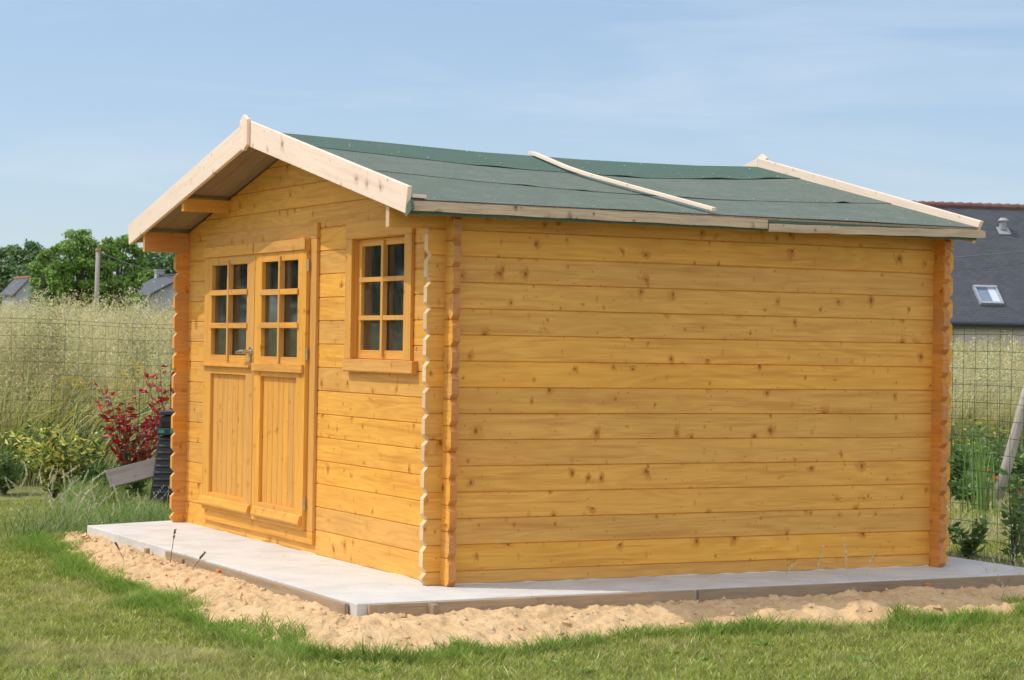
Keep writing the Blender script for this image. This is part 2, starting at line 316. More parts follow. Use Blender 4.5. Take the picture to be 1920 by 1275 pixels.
# ------------------------------------------------------------------ mesh builder with board coordinates
class MB:
    def __init__(s): s.v = []; s.f = []; s.gc = []; s.r = []; s.mi = []
    def add(s, verts, faces, gcs, rnd=None, mis=None):
        o = len(s.v); off = (random.uniform(0, 60), random.uniform(0, 60), random.uniform(0, 60))
        rnd = random.random() if rnd is None else rnd
        s.v += [tuple(map(float, v)) for v in verts]; s.gc += [(g[0]+off[0], g[1]+off[1], g[2]+off[2]) for g in gcs]; s.r += [rnd]*len(verts)
        for i, f in enumerate(faces): s.f.append([o+k for k in f]); s.mi.append(mis[i] if mis else 0)
    def box(s, x0, x1, y0, y1, z0, z1, ax='x', rnd=None, end=None):
        V = [(x, y, z) for x in (x0, x1) for y in (y0, y1) for z in (z0, z1)]
        F = [(0, 1, 3, 2), (4, 6, 7, 5), (0, 4, 5, 1), (2, 3, 7, 6), (0, 2, 6, 4), (1, 5, 7, 3)]
        k = {'x': (0, 2, 1), 'y': (1, 2, 0), 'z': (2, 0, 1)}[ax]
        if ax == 'z': gc = [(v[2], v[0]+v[1], v[1]-v[0]) for v in V]
        else: gc = [(v[k[0]], v[k[1]]+v[k[2]], v[k[2]]) for v in V]
        mis = None
        if end is not None: mis = [end if ((ax == 'x' and i < 2) or (ax == 'y' and i in (2, 3)) or (ax == 'z' and i > 3)) else 0 for i in range(6)]
        s.add(V, F, gc, rnd, mis)
    def beam(s, a, b, up, w_, h_, rnd=None, seg=1, path=None, ends=(0, 0)):
        """rectangular bar from a to b (or along path) with width w_ and height h_"""
        P = [Vector(q) for q in (path or [a, b])]; up = Vector(up)
        V = []; gc = []; dist = 0
        for i, q in enumerate(P):
            d = (P[min(i+1, len(P)-1)]-P[max(i-1, 0)]).normalized(); sd = d.cross(up).normalized(); u2 = sd.cross(d)
            if i: dist += (q-P[i-1]).length
            for a_, b_ in ((-1, -1), (1, -1), (1, 1), (-1, 1)):
                V.append(q+sd*a_*w_/2+u2*b_*h_/2); gc.append((dist, b_*h_/2+a_*w_/2, a_*w_/2))
        F = []
        for i in range(len(P)-1):
            for k in range(4): F.append((4*i+k, 4*i+(k+1) % 4, 4*i+4+(k+1) % 4, 4*i+4+k))
        F.append((3, 2, 1, 0)); e = 4*(len(P)-1); F.append((e, e+1, e+2, e+3)); s.add(V, F, gc, rnd)
    def tube(s, path, rad, n=8, rnd=None, cap=True):
        P = [Vector(q) for q in path]; rads = rad if isinstance(rad, (list, tuple)) else [rad]*len(P)
        V = []; gc = []; dist = 0
        for i, q in enumerate(P):
            d = (P[min(i+1, len(P)-1)]-P[max(i-1, 0)]).normalized(); a_ = d.orthogonal().normalized() if i == 0 else (a_-d*a_.dot(d)).normalized(); b_ = d.cross(a_)
            if i: dist += (q-P[i-1]).length
            for k in range(n):
                t = 2*math.pi*k/n; V.append(q+(a_*math.cos(t)+b_*math.sin(t))*rads[i]); gc.append((dist, rads[i]*math.sin(t)*1.5, rads[i]*math.cos(t)))
        F = [(n*i+k, n*i+(k+1) % n, n*i+n+(k+1) % n, n*i+n+k) for i in range(len(P)-1) for k in range(n)]
        if cap: F += [tuple(range(n-1, -1, -1)), tuple(range(n*(len(P)-1), n*len(P)))]
        s.add(V, F, gc, rnd)
    def prism(s, poly, fn, a, b, gcf=None, rnd=None):
        """polygon (2-D) extruded: fn(u,v,t) -> xyz for t in (a,b)"""
        n = len(poly); V = [fn(u, v, t) for t in (a, b) for u, v in poly]
        gc = [(u, v, t) if gcf is None else gcf(u, v, t) for t in (a, b) for u, v in poly]
        F = [tuple(range(n-1, -1, -1)), tuple(range(n, 2*n))]+[(k, (k+1) % n, n+(k+1) % n, n+k) for k in range(n)]
        s.add(V, F, gc, rnd)
    def sphere(s, c, r, n=10, m=6, sq=(1, 1, 1)):
        V = [(c[0], c[1], c[2]-r*sq[2])]; 
        for i in range(1, m):
            p_ = -math.pi/2+math.pi*i/m
            V += [(c[0]+r*sq[0]*math.cos(p_)*math.cos(2*math.pi*k/n), c[1]+r*sq[1]*math.cos(p_)*math.sin(2*math.pi*k/n), c[2]+r*sq[2]*math.sin(p_)) for k in range(n)]
        V.append((c[0], c[1], c[2]+r*sq[2])); F = []
        for k in range(n):
            F.append((0, 1+(k+1) % n, 1+k)); F.append((len(V)-1, 1+(m-2)*n+k, 1+(m-2)*n+(k+1) % n))
            for i in range(m-2): F.append((1+i*n+k, 1+i*n+(k+1) % n, 1+(i+1)*n+(k+1) % n, 1+(i+1)*n+k))
        s.add(V, F, V)
    def build(s, name, mats, parent=None, bevel=0., smooth_=False, loc=None):
        me = bpy.data.meshes.new(name)
        V = s.v
        if loc is not None: V = [(v[0]-loc[0], v[1]-loc[1], v[2]-loc[2]) for v in V]
        me.from_pydata(V, [], s.f); me.update()
        a = me.attributes.new('gc', 'FLOAT_VECTOR', 'POINT'); a.data.foreach_set('vector', np.array(s.gc, 'f').ravel())
        a = me.attributes.new('rnd', 'FLOAT', 'POINT'); a.data.foreach_set('value', np.array(s.r, 'f'))
        for m in (mats if isinstance(mats, (list, tuple)) else [mats]): me.materials.append(m)
        me.polygons.foreach_set('material_index', np.array(s.mi, 'i'))
        if smooth_: me.polygons.foreach_set('use_smooth', [True]*len(me.polygons))
        import bmesh
        bm = bmesh.new(); bm.from_mesh(me); bmesh.ops.recalc_face_normals(bm, faces=bm.faces); bm.to_mesh(me); bm.free()
        o = link(name, me, parent, loc)
        if bevel:
            md = o.modifiers.new('bevel', 'BEVEL'); md.width = bevel; md.segments = 2; md.limit_method = 'ANGLE'; md.angle_limit = R(40)
        return o

# ------------------------------------------------------------------ vegetation builder (numpy)
class Veg:
    def __init__(s): s.V = []; s.T = []; s.c = []; s.n = 0
    def push(s, V, T, col):
        s.V.append(V.reshape(-1, 3)); s.T.append(T+s.n); s.c.append(col.reshape(-1, 3)); s.n += V.reshape(-1, 3).shape[0]
    def blades(s, base, h, az, lean, wd, col, tip=None, levels=3, droop=0., waz=None):
        N = len(h); t = np.linspace(0, 1, levels); tip = col if tip is None else tip
        waz = rng.uniform(0, np.pi, N) if waz is None else waz
        wv = np.stack([np.cos(waz), np.sin(waz), np.zeros(N)], 1)
        ld = np.stack([np.cos(az), np.sin(az), np.zeros(N)], 1)
        V = []; Cc = []
        for i, q in enumerate(t):
            c = base+np.array([0, 0, 1.])*(h*(q-droop*q**3))[:, None]+ld*(h*lean*q**1.8)[:, None]
            cc = col*(1-q)+tip*q
            if i < levels-1:
                k = (wd*(1-.45*q))[:, None]/2
                V += [c-wv*k, c+wv*k]; Cc += [cc, cc]
            else: V.append(c); Cc.append(cc)
        n = 2*(levels-1)+1
        V = np.stack(V, 1); Cc = np.stack(Cc, 1); tr = []
        for i in range(levels-2): a = 2*i; tr += [(a, a+1, a+3), (a, a+3, a+2)]
        a = 2*(levels-2); tr.append((a, a+1, a+2)); tr = np.array(tr)
        T = (np.arange(N)*n)[:, None, None]+tr[None]
        s.push(V, T.reshape(-1, 3), Cc)
        return V[:, -1]
    def leaves(s, pos, dirv, L_, W_, col, fold=.25, nrm=None):
        N = len(pos); d = dirv/np.linalg.norm(dirv, axis=1, keepdims=True)
        r = rng.normal(size=(N, 3)) if nrm is None else nrm
        sd = np.cross(d, r); sd /= np.linalg.norm(sd, axis=1, keepdims=True)+1e-9; nn = np.cross(sd, d)
        L_ = np.broadcast_to(L_, (N,))[:, None]; W_ = np.broadcast_to(W_, (N,))[:, None]
        p0 = pos; m = pos+d*L_*.45+nn*0; tipp = pos+d*L_-nn*L_*.15
        l = m-sd*W_/2+nn*W_*fold; r_ = m+sd*W_/2+nn*W_*fold
        V = np.stack([p0, l, m, r_, tipp], 1)
        Cc = np.repeat(col[:, None], 5, 1)
        tr = np.array([(0, 2, 1), (0, 3, 2), (1, 2, 4), (2, 3, 4)])
        s.push(V, ((np.arange(N)*5)[:, None, None]+tr[None]).reshape(-1, 3), Cc)
    def build(s, name, mat, parent=None, loc=None):
        V = np.concatenate(s.V).astype('f'); T = np.concatenate(s.T).astype('i'); c = np.clip(np.concatenate(s.c), 0, 1).astype('f')
        if loc is not None: V = V-np.array(loc, 'f')
        me = bpy.data.meshes.new(name); me.vertices.add(len(V)); me.vertices.foreach_set('co', V.ravel())
        me.loops.add(T.size); me.loops.foreach_set('vertex_index', T.ravel()); me.polygons.add(len(T))
        me.polygons.foreach_set('loop_start', np.arange(len(T), dtype='i')*3); me.polygons.foreach_set('loop_total', np.full(len(T), 3, 'i'))
        me.update(calc_edges=True)
        a = me.attributes.new('col', 'FLOAT_COLOR', 'POINT'); a.data.foreach_set('color', np.concatenate([c, np.ones((len(c), 1), 'f')], 1).ravel())
        me.materials.append(mat); return link(name, me, parent, loc)
def cols(N, *pal, jit=.15):
    """random picks (weight, rgb) with value jitter"""
    wts = np.array([p[0] for p in pal], float); wts /= wts.sum(); k = rng.choice(len(pal), N, p=wts)
    c = np.array([p[1] for p in pal])[k]; return c*(1+rng.uniform(-jit, jit, (N, 1)))*(1+rng.uniform(-jit*.35, jit*.35, (N, 3)))

# ================================================================== GROUND, SLAB, SAND
def grid_mesh(name, X, Y, Z, mat, kind='structure', parent=None):
    ny, nx = X.shape; V = np.stack([X, Y, Z], -1).reshape(-1, 3).astype('f')
    i = np.arange((ny-1)*nx).reshape(ny-1, nx)[:, :-1].ravel(); F = np.stack([i, i+1, i+nx+1, i+nx], 1)
    me = bpy.data.meshes.new(name); me.vertices.add(len(V)); me.vertices.foreach_set('co', V.ravel())
    me.loops.add(F.size); me.loops.foreach_set('vertex_index', F.ravel().astype('i')); me.polygons.add(len(F))
    me.polygons.foreach_set('loop_start', np.arange(len(F), dtype='i')*4); me.polygons.foreach_set('loop_total', np.full(len(F), 4, 'i'))
    me.polygons.foreach_set('use_smooth', [True]*len(F)); me.update(calc_edges=True); me.materials.append(mat)
    o = link(name, me, parent)
    if kind: o['kind'] = kind
    return o
def warpax(a, b, c0, n, p=3.2):
    t = np.linspace(-1, 1, n); s = np.sign(t)*np.abs(t)**p; return c0+np.where(s < 0, s*(c0-a), s*(b-c0))
gx, gy = np.meshgrid(warpax(-700, 900, 0, 260), warpax(-300, 1600, 2, 260))
grid_mesh('ground', gx, gy, ground_z(gx, gy), M['soil'])

SLAB = [(-.705, -.577), (3.62, -.515), (3.66, 4.5), (.1, 4.27), (-.70, 3.975)]
mb = MB()
n = len(SLAB); top = []; 
def dens(poly, step=.25):
    out_ = []
    for i, a in enumerate(poly):
        b = poly[(i+1) % len(poly)]; k = max(1, int(math.dist(a, b)/step))
        out_ += [(a[0]+(b[0]-a[0])*j/k, a[1]+(b[1]-a[1])*j/k) for j in range(k)]
    return out_
sp = [(x+random.uniform(-.003, .003), y+random.uniform(-.003, .003)) for x, y in dens(SLAB, .12)]
mb.prism(sp, lambda u, v, t: (u, v, t), -.2, 0.)
slab = mb.build('concrete_slab', M['concrete'], bevel=.006); slab['kind'] = 'structure'

# outer edge of the sand, where the lawn starts
SB = [(-.86, 4.6), (-.90, 4.2), (-1.04, 3.19), (-1.17, 1.93), (-1.20, .85), (-1.30, -.3), (-1.27, -.8), (-1.17, -1.12), (-1.0, -1.36), (-.69, -1.44), (-.28, -1.37), (.1, -1.25), (.41, -1.15), (.88, -1.12), (1.44, -1.20), (2.02, -1.27), (2.75, -1.12), (3.3, -1.0), (3.9, -.8)]
SBa = np.array(SB)
def resample(P, n):
    P = np.array(P); d = np.r_[0, np.cumsum(np.linalg.norm(np.diff(P, axis=0), axis=1))]; t = np.linspace(0, d[-1], n)
    return np.stack([np.interp(t, d, P[:, 0]), np.interp(t, d, P[:, 1])], 1), d[-1]
outer, slen = resample(SB, 900)
inner = np.zeros_like(outer)
# nearest slab edge point for every outer point
e1 = [np.array(SLAB[4]), np.array(SLAB[0]), np.array(SLAB[1])]
def near(p):
    best = None
    for a, b in ((e1[0], e1[1]), (e1[1], e1[2])):
        t = np.clip(np.dot(p-a, b-a)/np.dot(b-a, b-a), 0, 1); q = a+t*(b-a); d = np.linalg.norm(p-q)
        if best is None or d < best[0]: best = (d, q)
    return best[1]
inner = np.array([near(p) for p in outer])
k = np.ones(61)/61; ip = np.pad(inner, ((30, 30), (0, 0)), 'edge')
inner = np.stack([np.convolve(ip[:, j], k, 'valid') for j in (0, 1)], 1)
# pull the smoothed inner line a little under the slab
cen = np.array([1.4, 2.0]); inner = inner+(cen-inner)*.03
T = np.linspace(0, 1.45, 64)[:, None]
wob = (fbm(np.linspace(0, 30, 900), np.zeros(900)+3)-.5)*.16
ox = inner+(outer-inner)*(1+wob)[:, None]
SX = inner[None, :, 0]*(1-T)+ox[None, :, 0]*T; SY = inner[None, :, 1]*(1-T)+ox[None, :, 1]*T
nz = (fbm(SX*2.2+5, SY*2.2, 3)-.5)*.06+(np.abs(fbm(SX*8, SY*8+7, 4)-.5))*.12-.016+(np.abs(fbm(SX*22+3, SY*22+7, 3)-.5))*.05-.008
prof = np.interp(T, [0, .25, .55, .85, 1.05, 1.3, 1.45], [-.058, -.054, -.066, -.102, -.150, -.21, -.28])
SZ = prof+nz*np.interp(T, [0, .3, 1.1, 1.45], [.5, 1, .8, .3])
grid_mesh('sand_bank', SX, SY, SZ, M['sand'])
SBn = ox[::6]
def d_line(x, y, P):
    """signed distance to the sand edge (positive = on the lawn side)"""
    best = np.full(x.shape, 1e9)
    for i in range(len(P)-1):
        a, b = P[i], P[i+1]; ab = b-a; t = np.clip(((x-a[0])*ab[0]+(y-a[1])*ab[1])/(ab@ab+1e-12), 0, 1)
        best = np.minimum(best, np.hypot(x-a[0]-t*ab[0], y-a[1]-t*ab[1]))
    return best
def in_poly(x, y, P):
    c = np.zeros(x.shape, bool); n = len(P)
    for i in range(n):
        x1, y1 = P[i]; x2, y2 = P[(i+1) % n]
        k = ((y1 > y) != (y2 > y)) & (x < (x2-x1)*(y-y1)/(y2-y1+1e-12)+x1); c ^= k
    return c
SANDPOLY = [tuple(p) for p in SBn]+[(3.9, 4.8), (-.2, 4.7)]

# crumbs of sand and soil
m_ = MB(); rr = random.Random(4)
for i in range(1500):
    j = int(rr.random()**1.0*899); tt = rr.uniform(.02, 1.05); ti_ = min(int(tt/1.45*63), 62)
    x, y, z = SX[ti_, j], SY[ti_, j], SZ[ti_, j]; s_ = rr.choice((.0035, .005, .007, .010, .015)) if rr.random() > .08 else rr.uniform(.018, .032)
    q = [Vector((rr.gauss(0, 1), rr.gauss(0, 1), rr.gauss(0, 1))).normalized()*s_*rr.uniform(.7, 1.2) for _ in range(6)]
    V = [(s_, 0, 0), (0, s_*.8, 0), (-s_*.9, 0, 0), (0, -s_, 0), (s_*.2, 0, s_*.7), (0, 0, -s_*.6)]; V = [(x+a[0]+b_.x*.25, y+a[1]+b_.y*.25, z+a[2]+b_.z*.25) for a, b_ in zip(V, q)]
    m_.add(V, [(0, 1, 4), (1, 2, 4), (2, 3, 4), (3, 0, 4), (1, 0, 5), (2, 1, 5), (3, 2, 5), (0, 3, 5)], V, rr.random())
o = m_.build('sand_crumbs', M['sand']); o['kind'] = 'stuff'; o['label'] = 'loose crumbs of sand and soil on the sand bank'; o['category'] = 'crumbs'

# formwork boards round the slab and the pegs that hold them
def slabedge(a, b, t): return (a[0]+(b[0]-a[0])*t, a[1]+(b[1]-a[1])*t)
def form(t0, t1, a, b, nrm, ztop, label, th=.022):
    p, q = slabedge(a, b, t0), slabedge(a, b, t1); m_ = MB(); o_ = (th/2+.004)
    m_.beam((p[0]+nrm[0]*o_, p[1]+nrm[1]*o_, ztop-.07), (q[0]+nrm[0]*o_, q[1]+nrm[1]*o_, ztop-.07), (0, 0, 1), th, .14)
    ob = m_.build('formwork_board', M['form'], bevel=.002); tag(ob, label, 'board', 'formwork boards round the concrete slab'); return ob
form(.012, .434, SLAB[0], SLAB[1], (0, -1), -.006, 'brown formwork board along the slab edge, from the near slab corner to the pale gap')
form(.440, .99, SLAB[0], SLAB[1], (0, -1), -.005, 'long brown formwork board along the shaded slab edge under the blank side wall')
form(.02, .62, SLAB[0], SLAB[4], (-1, 0), -.010, 'pale cement-stained formwork board along the front slab edge below the doors')
pegs = [((-.74, 2.58), .028, 'broken wooden peg on the sand at the front slab edge, farthest from the near corner'),
        ((-.74, 1.91), .026, 'wooden peg beside the front slab edge, middle one of three'),
        ((-.74, 1.29), .030, 'dark round wooden peg end at the front slab edge, nearest of the three'),
        ((-.33, -.605), .036, 'short wooden block peg against the formwork just right of the near slab corner'),
        ((2.66, -.56), .028, 'dark reddish peg against the formwork near the far end of the side wall')]
for (x, y), s_, lb in pegs:
    m_ = MB(); z0 = -.13
    m_.beam((x, y, z0), (x+.006, y-.008, -.012 if s_ > .03 else -.022), (1, .2, 0), s_*1.5 if s_ > .033 else s_, s_)
    tag(m_.build('wooden_peg', M['form'] if 'dark' not in lb else M['pine_end'], bevel=.004), lb, 'peg', 'wooden pegs at the slab edge')

# ================================================================== CABIN
Wd, Ld, TH, EX, H = 4.0868, 3.1625, .042, .10, .135
cab = empty('garden_cabin', 'honey-stained log cabin with double doors, six-pane window and green felt roof on a concrete slab', 'cabin')
RX = [-.34, -.063, .543, 1.194, 1.598, 1.913, 2.338, 2.774, 3.169, 3.3]; RZ = [2.466, 2.461, 2.444, 2.422, 2.418, 2.414, 2.417, 2.421, 2.436, 2.439]
def ztop(x, y):
    r = np.interp(x, RX, RZ); return r-(r-1.945)*abs(y-Wd/2)/(Wd/2+.25)
def zund(y): return 2.425-.2285*abs(y-Wd/2)         # underside of the roof deck at the front wall
def end_in(z, za, zb, on):
    if not on: return 0.
    d = min(z-za, zb-z); return .024*max(0, 1-d/.028)
def board(m_, axis, o_, i_, za, zb, e0, e1, ch0=False, ch1=False, mats=(1, 1)):
    """one log as a stack of levels: V-grooved outer face, chamfered ends.  e0/e1 = numbers or functions of z"""
    g_ = .007*(1 if i_ > o_ else -1); h = zb-za
    lv = sorted(set([za, za+.0045, zb-.0045, zb]+([za+.028, zb-.028] if h > .06 and (ch0 or ch1) else [])))
    if callable(e0) or callable(e1): lv = sorted(set(lv+[za+h*k/4 for k in (1, 2, 3)]))
    V = []; gc = []
    for z in lv:
        a = (e0(z) if callable(e0) else e0)+end_in(z, za, zb, ch0); b = (e1(z) if callable(e1) else e1)-end_in(z, za, zb, ch1)
        oo = o_+g_ if (z in (za, zb)) else o_
        if b < a: a = b = (a+b)/2
        for c1, c2 in ((oo, a), (oo, b), (i_, b), (i_, a)):
            V.append((c1, c2, z) if axis == 'y' else (c2, c1, z)); gc.append((c2, z, c1))
    F = []; mi = []
    for i in range(len(lv)-1):
        for k in range(4):
            F.append((4*i+k, 4*i+(k+1) % 4, 4*i+4+(k+1) % 4, 4*i+4+k)); mi.append(mats[1] if k == 1 else mats[0] if k == 3 else 0)
    F += [(3, 2, 1, 0), tuple(4*(len(lv)-1)+k for k in range(4))]; mi += [0, 0]
    m_.add(V, F, gc, None, mi)
ylo = lambda z: max(-EX, Wd/2-max(0, 2.425-z)/.2285); yhi = lambda z: min(Wd+EX, Wd/2+max(0, 2.425-z)/.2285)
OPEN = [(1.80, 3.60, .13, 1.80), (.47, 1.185, 1.145, 1.812)]
def gable(name, o_, i_, openings, mt='pine'):
    m_ = MB(); zs = [0, .1433+.0]+[.1433+H*k for k in range(1, 17)]; zs = [z for z in zs if z < 2.40]+[2.418]
    for za, zb in zip(zs[:-1], zs[1:]):
        ext = zb < 1.91
        cuts = [(y0, y1, z0, z1) for y0, y1, z0, z1 in openings if zb > z0+.004 and za < z1-.004]
        cur = ylo if not ext else -EX
        segs = []; ch = ext
        for y0, y1, z0, z1 in sorted(cuts):
            segs.append((cur, y0, ch, False)); cur = y1; ch = False
            if za < z0-.01: board(m_, 'y', o_, i_, za, z0, y0, y1)
            if zb > z1+.01: board(m_, 'y', o_, i_, z1, zb, y0, y1)
        segs.append((cur, yhi if not ext else Wd+EX, ch, ext))
        for a, b, c0, c1 in segs: board(m_, 'y', o_, i_, za, zb, a, b, c0, c1)
    return m_.build(name, [M[mt], M['pine_end']], cab)
gable('front_wall', 0., TH, OPEN); gable('back_wall', Ld, Ld-TH, [], 'pine_shade')
def sidewall(name, o_, i_, cut='pine_cut', mt='pine'):
    m_ = MB(); zs = [0]+[.0687+H*k for k in range(0, 14)]+[1.955]
    for j, (za, zb) in enumerate(zip(zs[:-1], zs[1:])):
        top_ = j == len(zs)-2
        board(m_, 'x', o_, i_, za, zb, -.318 if top_ else -EX, Ld+EX, not top_ and j >= 0, not top_, (1, 2))
    return m_.build(name, [M[mt], M[cut], M['pine_end']], cab)
sidewall('side_wall', 0., TH); sidewall('side_wall', Wd, Wd-TH, 'pine_trim', 'pine_shade')
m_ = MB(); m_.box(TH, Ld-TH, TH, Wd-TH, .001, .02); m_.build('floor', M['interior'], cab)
# rough sealant along the foot of the walls
def bead(p, q, nrm, mt='concrete'):
    m_ = MB(); n = 160; path = []; rad = []
    for i in range(n+1):
        t = i/n; k = vnoise(t*40, nrm[0]*3+1); path.append((p[0]+(q[0]-p[0])*t-nrm[0]*.001, p[1]+(q[1]-p[1])*t-nrm[1]*.001, .0)); rad.append(.002+.007*float(k)**2)
    m_.tube(path, rad, 6); m_.build('sealant_bead', M[mt], cab)
bead((TH+.01, -.001), (Ld-TH-.01, -.001), (0, 1)); bead((-.001, .05), (-.001, Wd-.05), (1, 0), 'foam')

# roof deck, felt, fascias
def surf(name, mats, x0, x1, yfs, off0, off1, nx=40, rnd=0., bumps=(), mat=None):
    """a sheet lying on the roof between two y-lines (functions of x), with thickness"""
    m_ = MB(); ya, yb = yfs; ny = 8; xs = np.linspace(x0, x1, nx); V = []; gc = []
    ridge = Wd/2
    for lay in (off1, off0):
        for x in xs:
            a, b = ya(x), yb(x); ys = list(np.linspace(a, b, ny))
            if a < ridge < b: ys[int(np.argmin([abs(y-ridge) for y in ys]))] = ridge
            for j, y in enumerate(ys):
                z = float(ztop(x, y))+lay
                for bx, by, br, bh in bumps:
                    z += bh*math.exp(-((x-bx)/br)**2-((y-by)/.05)**2)
                V.append((x, y, z)); gc.append((x, y, 0))
    N = nx*ny; F = []
    for l in (0, 1):
        for i in range(nx-1):
            for j in range(ny-1):
                a = l*N+i*ny+j; q = (a, a+1, a+ny+1, a+ny); F.append(q if l == 0 else q[::-1])
    for i in range(nx-1):
        for j in (0, ny-1): a = i*ny+j; F.append((a, a+ny, a+ny+N, a+N))
    for j in range(ny-1):
        for i in (0, nx-1): a = i*ny+j; F.append((a, a+1, a+1+N, a+N))
    m_.add(V, F, gc, rnd); return m_
XF, XB = -.315, 3.25
dk = surf('d', None, XF, XB, (lambda x: -.231, lambda x: Wd/2), -.024, -.004, 24)
d2 = surf('d', None, XF, XB, (lambda x: Wd/2, lambda x: Wd+.231), -.024, -.004, 24)
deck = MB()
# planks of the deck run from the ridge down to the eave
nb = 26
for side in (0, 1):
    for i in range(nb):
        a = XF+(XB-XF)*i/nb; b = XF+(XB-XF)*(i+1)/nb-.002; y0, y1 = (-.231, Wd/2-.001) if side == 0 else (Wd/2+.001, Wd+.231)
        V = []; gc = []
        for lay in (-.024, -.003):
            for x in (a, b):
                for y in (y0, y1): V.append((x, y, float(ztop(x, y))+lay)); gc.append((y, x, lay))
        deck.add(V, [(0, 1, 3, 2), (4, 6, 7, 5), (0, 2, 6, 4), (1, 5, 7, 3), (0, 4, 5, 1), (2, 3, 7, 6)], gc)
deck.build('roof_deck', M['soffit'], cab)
def interp_line(pts, wob_=.004, seed=0):
    xs = [p[0] for p in pts]; ys = [p[1] for p in pts]
    return lambda x: float(np.interp(x, xs, ys))+wob_*(float(vnoise(x*9+seed, seed+.5))-.5)*2
s1 = interp_line([(-.4, .76), (-.095, .70), (.455, .537), (.692, .497), (1.049, .43), (1.245, .418), (1.858, .385), (2.164, .429), (2.431, .463), (3.205, .583)], .006, 2)
s2 = interp_line([(-.4, 1.55), (-.078, 1.491), (.795, 1.25), (1.323, 1.245), (1.855, 1.219), (2.306, 1.32), (2.841, 1.457), (3.203, 1.547)], .006, 5)
fl = MB()
def merge(dst, src):
    o_ = len(dst.v); dst.v += src.v; dst.gc += src.gc; dst.r += src.r; dst.f += [[k+o_ for k in f] for f in src.f]; dst.mi += src.mi
merge(fl, surf('f', None, XF, XB, (lambda x: -.232, lambda x: s1(x)+.07), .000, .003, 90, .06, bumps=[(1.0, -.2, .2, .003), (2.4, -.2, .3, .004)]))
merge(fl, surf('f', None, XF, XB, (s1, lambda x: s2(x)+.07), .0035, .0065, 160, .0, bumps=[(.70, .46, .06, .007), (1.03, .40, .05, .008), (2.86, .50, .05, .012), (1.6, .4, .3, .003)]))
merge(fl, surf('f', None, XF, XB, (s2, lambda x: Wd/2+.5), .007, .0105, 160, .72, bumps=[(.9, 1.23, .12, .006), (1.75, 1.22, .1, .007), (2.5, 1.37, .3, .008), (3.0, 1.48, .15, .008)]))
merge(fl, surf('f', None, XF, XB, (lambda x: Wd/2+.45, lambda x: Wd+.232), .000, .004, 20, .0))
fl.box(XF+.01, XB-.01, -.2315, -.2285, 1.876, 1.935)     # felt turned down behind the eave board
fl.build('roof_felt', M['felt'], cab, smooth_=False)
# felt corner flap
m_ = MB(); pl = [(-.205, 1.885), (-.292, 1.947), (-.31, 1.90), (-.248, 1.858)]
m_.prism(pl, lambda u, v, t: (t, u, v), -.336, -.331, lambda u, v, t: (u, v, t), .1); m_.prism([(-.292, 1.947), (-.31, 1.90), (-.262, 1.885), (-.258, 1.93)], lambda u, v, t: (t, u, v), -.3295, -.318, lambda u, v, t: (u, v, t), .1)
m_.build('felt_flap', M['felt'], cab)
# nails with washers on the felt
m_ = MB()
def nail(x, y):
    z = float(ztop(x, y))+(.004 if y < s1(x) else .010 if y < s2(x) else .016)
    m_.sphere((x, y, z+.001), random.uniform(.003, .006), 8, 4, (1, 1, .35))
for i in range(19): nail(-.15+i*.18+random.uniform(-.03, .03), -.17+random.uniform(-.02, .03))
for i in range(16): x = -.1+i*.21+random.uniform(-.04, .04); nail(x, s1(x)+.035+random.uniform(-.01, .02))
for i in range(16): x = -.1+i*.21+random.uniform(-.04, .04); nail(x, s2(x)+.04+random.uniform(-.01, .02))
for i in range(26): x = random.uniform(0, 3.2); nail(x, random.uniform(s2(x)+.1, Wd/2-.08))
for i in range(7): x = 3.17-random.uniform(0, .06); nail(x, i*.26)
o = m_.build('felt_nails', M['zinc'], cab, smooth_=True); o['kind'] = 'stuff'

def fascia(x0, x1, side, ztopr, ext, hv=.150, cut_=.030):
    """gable board: quadrilateral in y-z extruded in x"""
    yc = Wd/2; sl_ = .2265
    s = -1 if side == 0 else 1
    yo, yi = yc+s*(yc+ext), yc+s*.001
    zt = lambda y: ztopr-sl_*abs(y-yc)
    pl = [(yi, zt(yi)), (yo, zt(yo)), (yo-s*cut_, zt(yo-s*cut_)-.140), (yi, zt(yi)-hv)]
    m_ = MB(); ca, sa = math.cos(.223), math.sin(.223)*(-s)
    def gcf(u, v, t): d, e_ = u-yc, v-ztopr; return (d*ca+e_*sa*-1, e_*ca+d*sa, t)
    m_.prism(pl, lambda u, v, t: (t, u, v), x0, x1, lambda u, v, t: (u*ca, (v-zt(u)), t)); return m_.build('fascia_board', M['raw'], cab, bevel=.003)
a = fascia(-.340, -.316, 0, 2.536, .272); b = fascia(-.340, -.316, 1, 2.536, .276)
fascia(3.251, 3.275, 0, 2.507, .252, .150, .075); fascia(3.251, 3.275, 1, 2.507, .252, .150, .075)
def apexblock(x0, x1, dz):
    pl = [(1.982, 2.385+dz), (2.043, 2.352+dz), (2.104, 2.385+dz), (2.104, 2.535+dz), (2.043, 2.566+dz), (1.982, 2.535+dz)]
    m_ = MB(); m_.prism(pl, lambda u, v, t: (t, u, v), x0, x1, lambda u, v, t: (v, u, t)); m_.build('apex_block', M['raw'], cab, bevel=.003)
apexblock(-.362, -.3405, 0); apexblock(3.2755, 3.297, -.03)
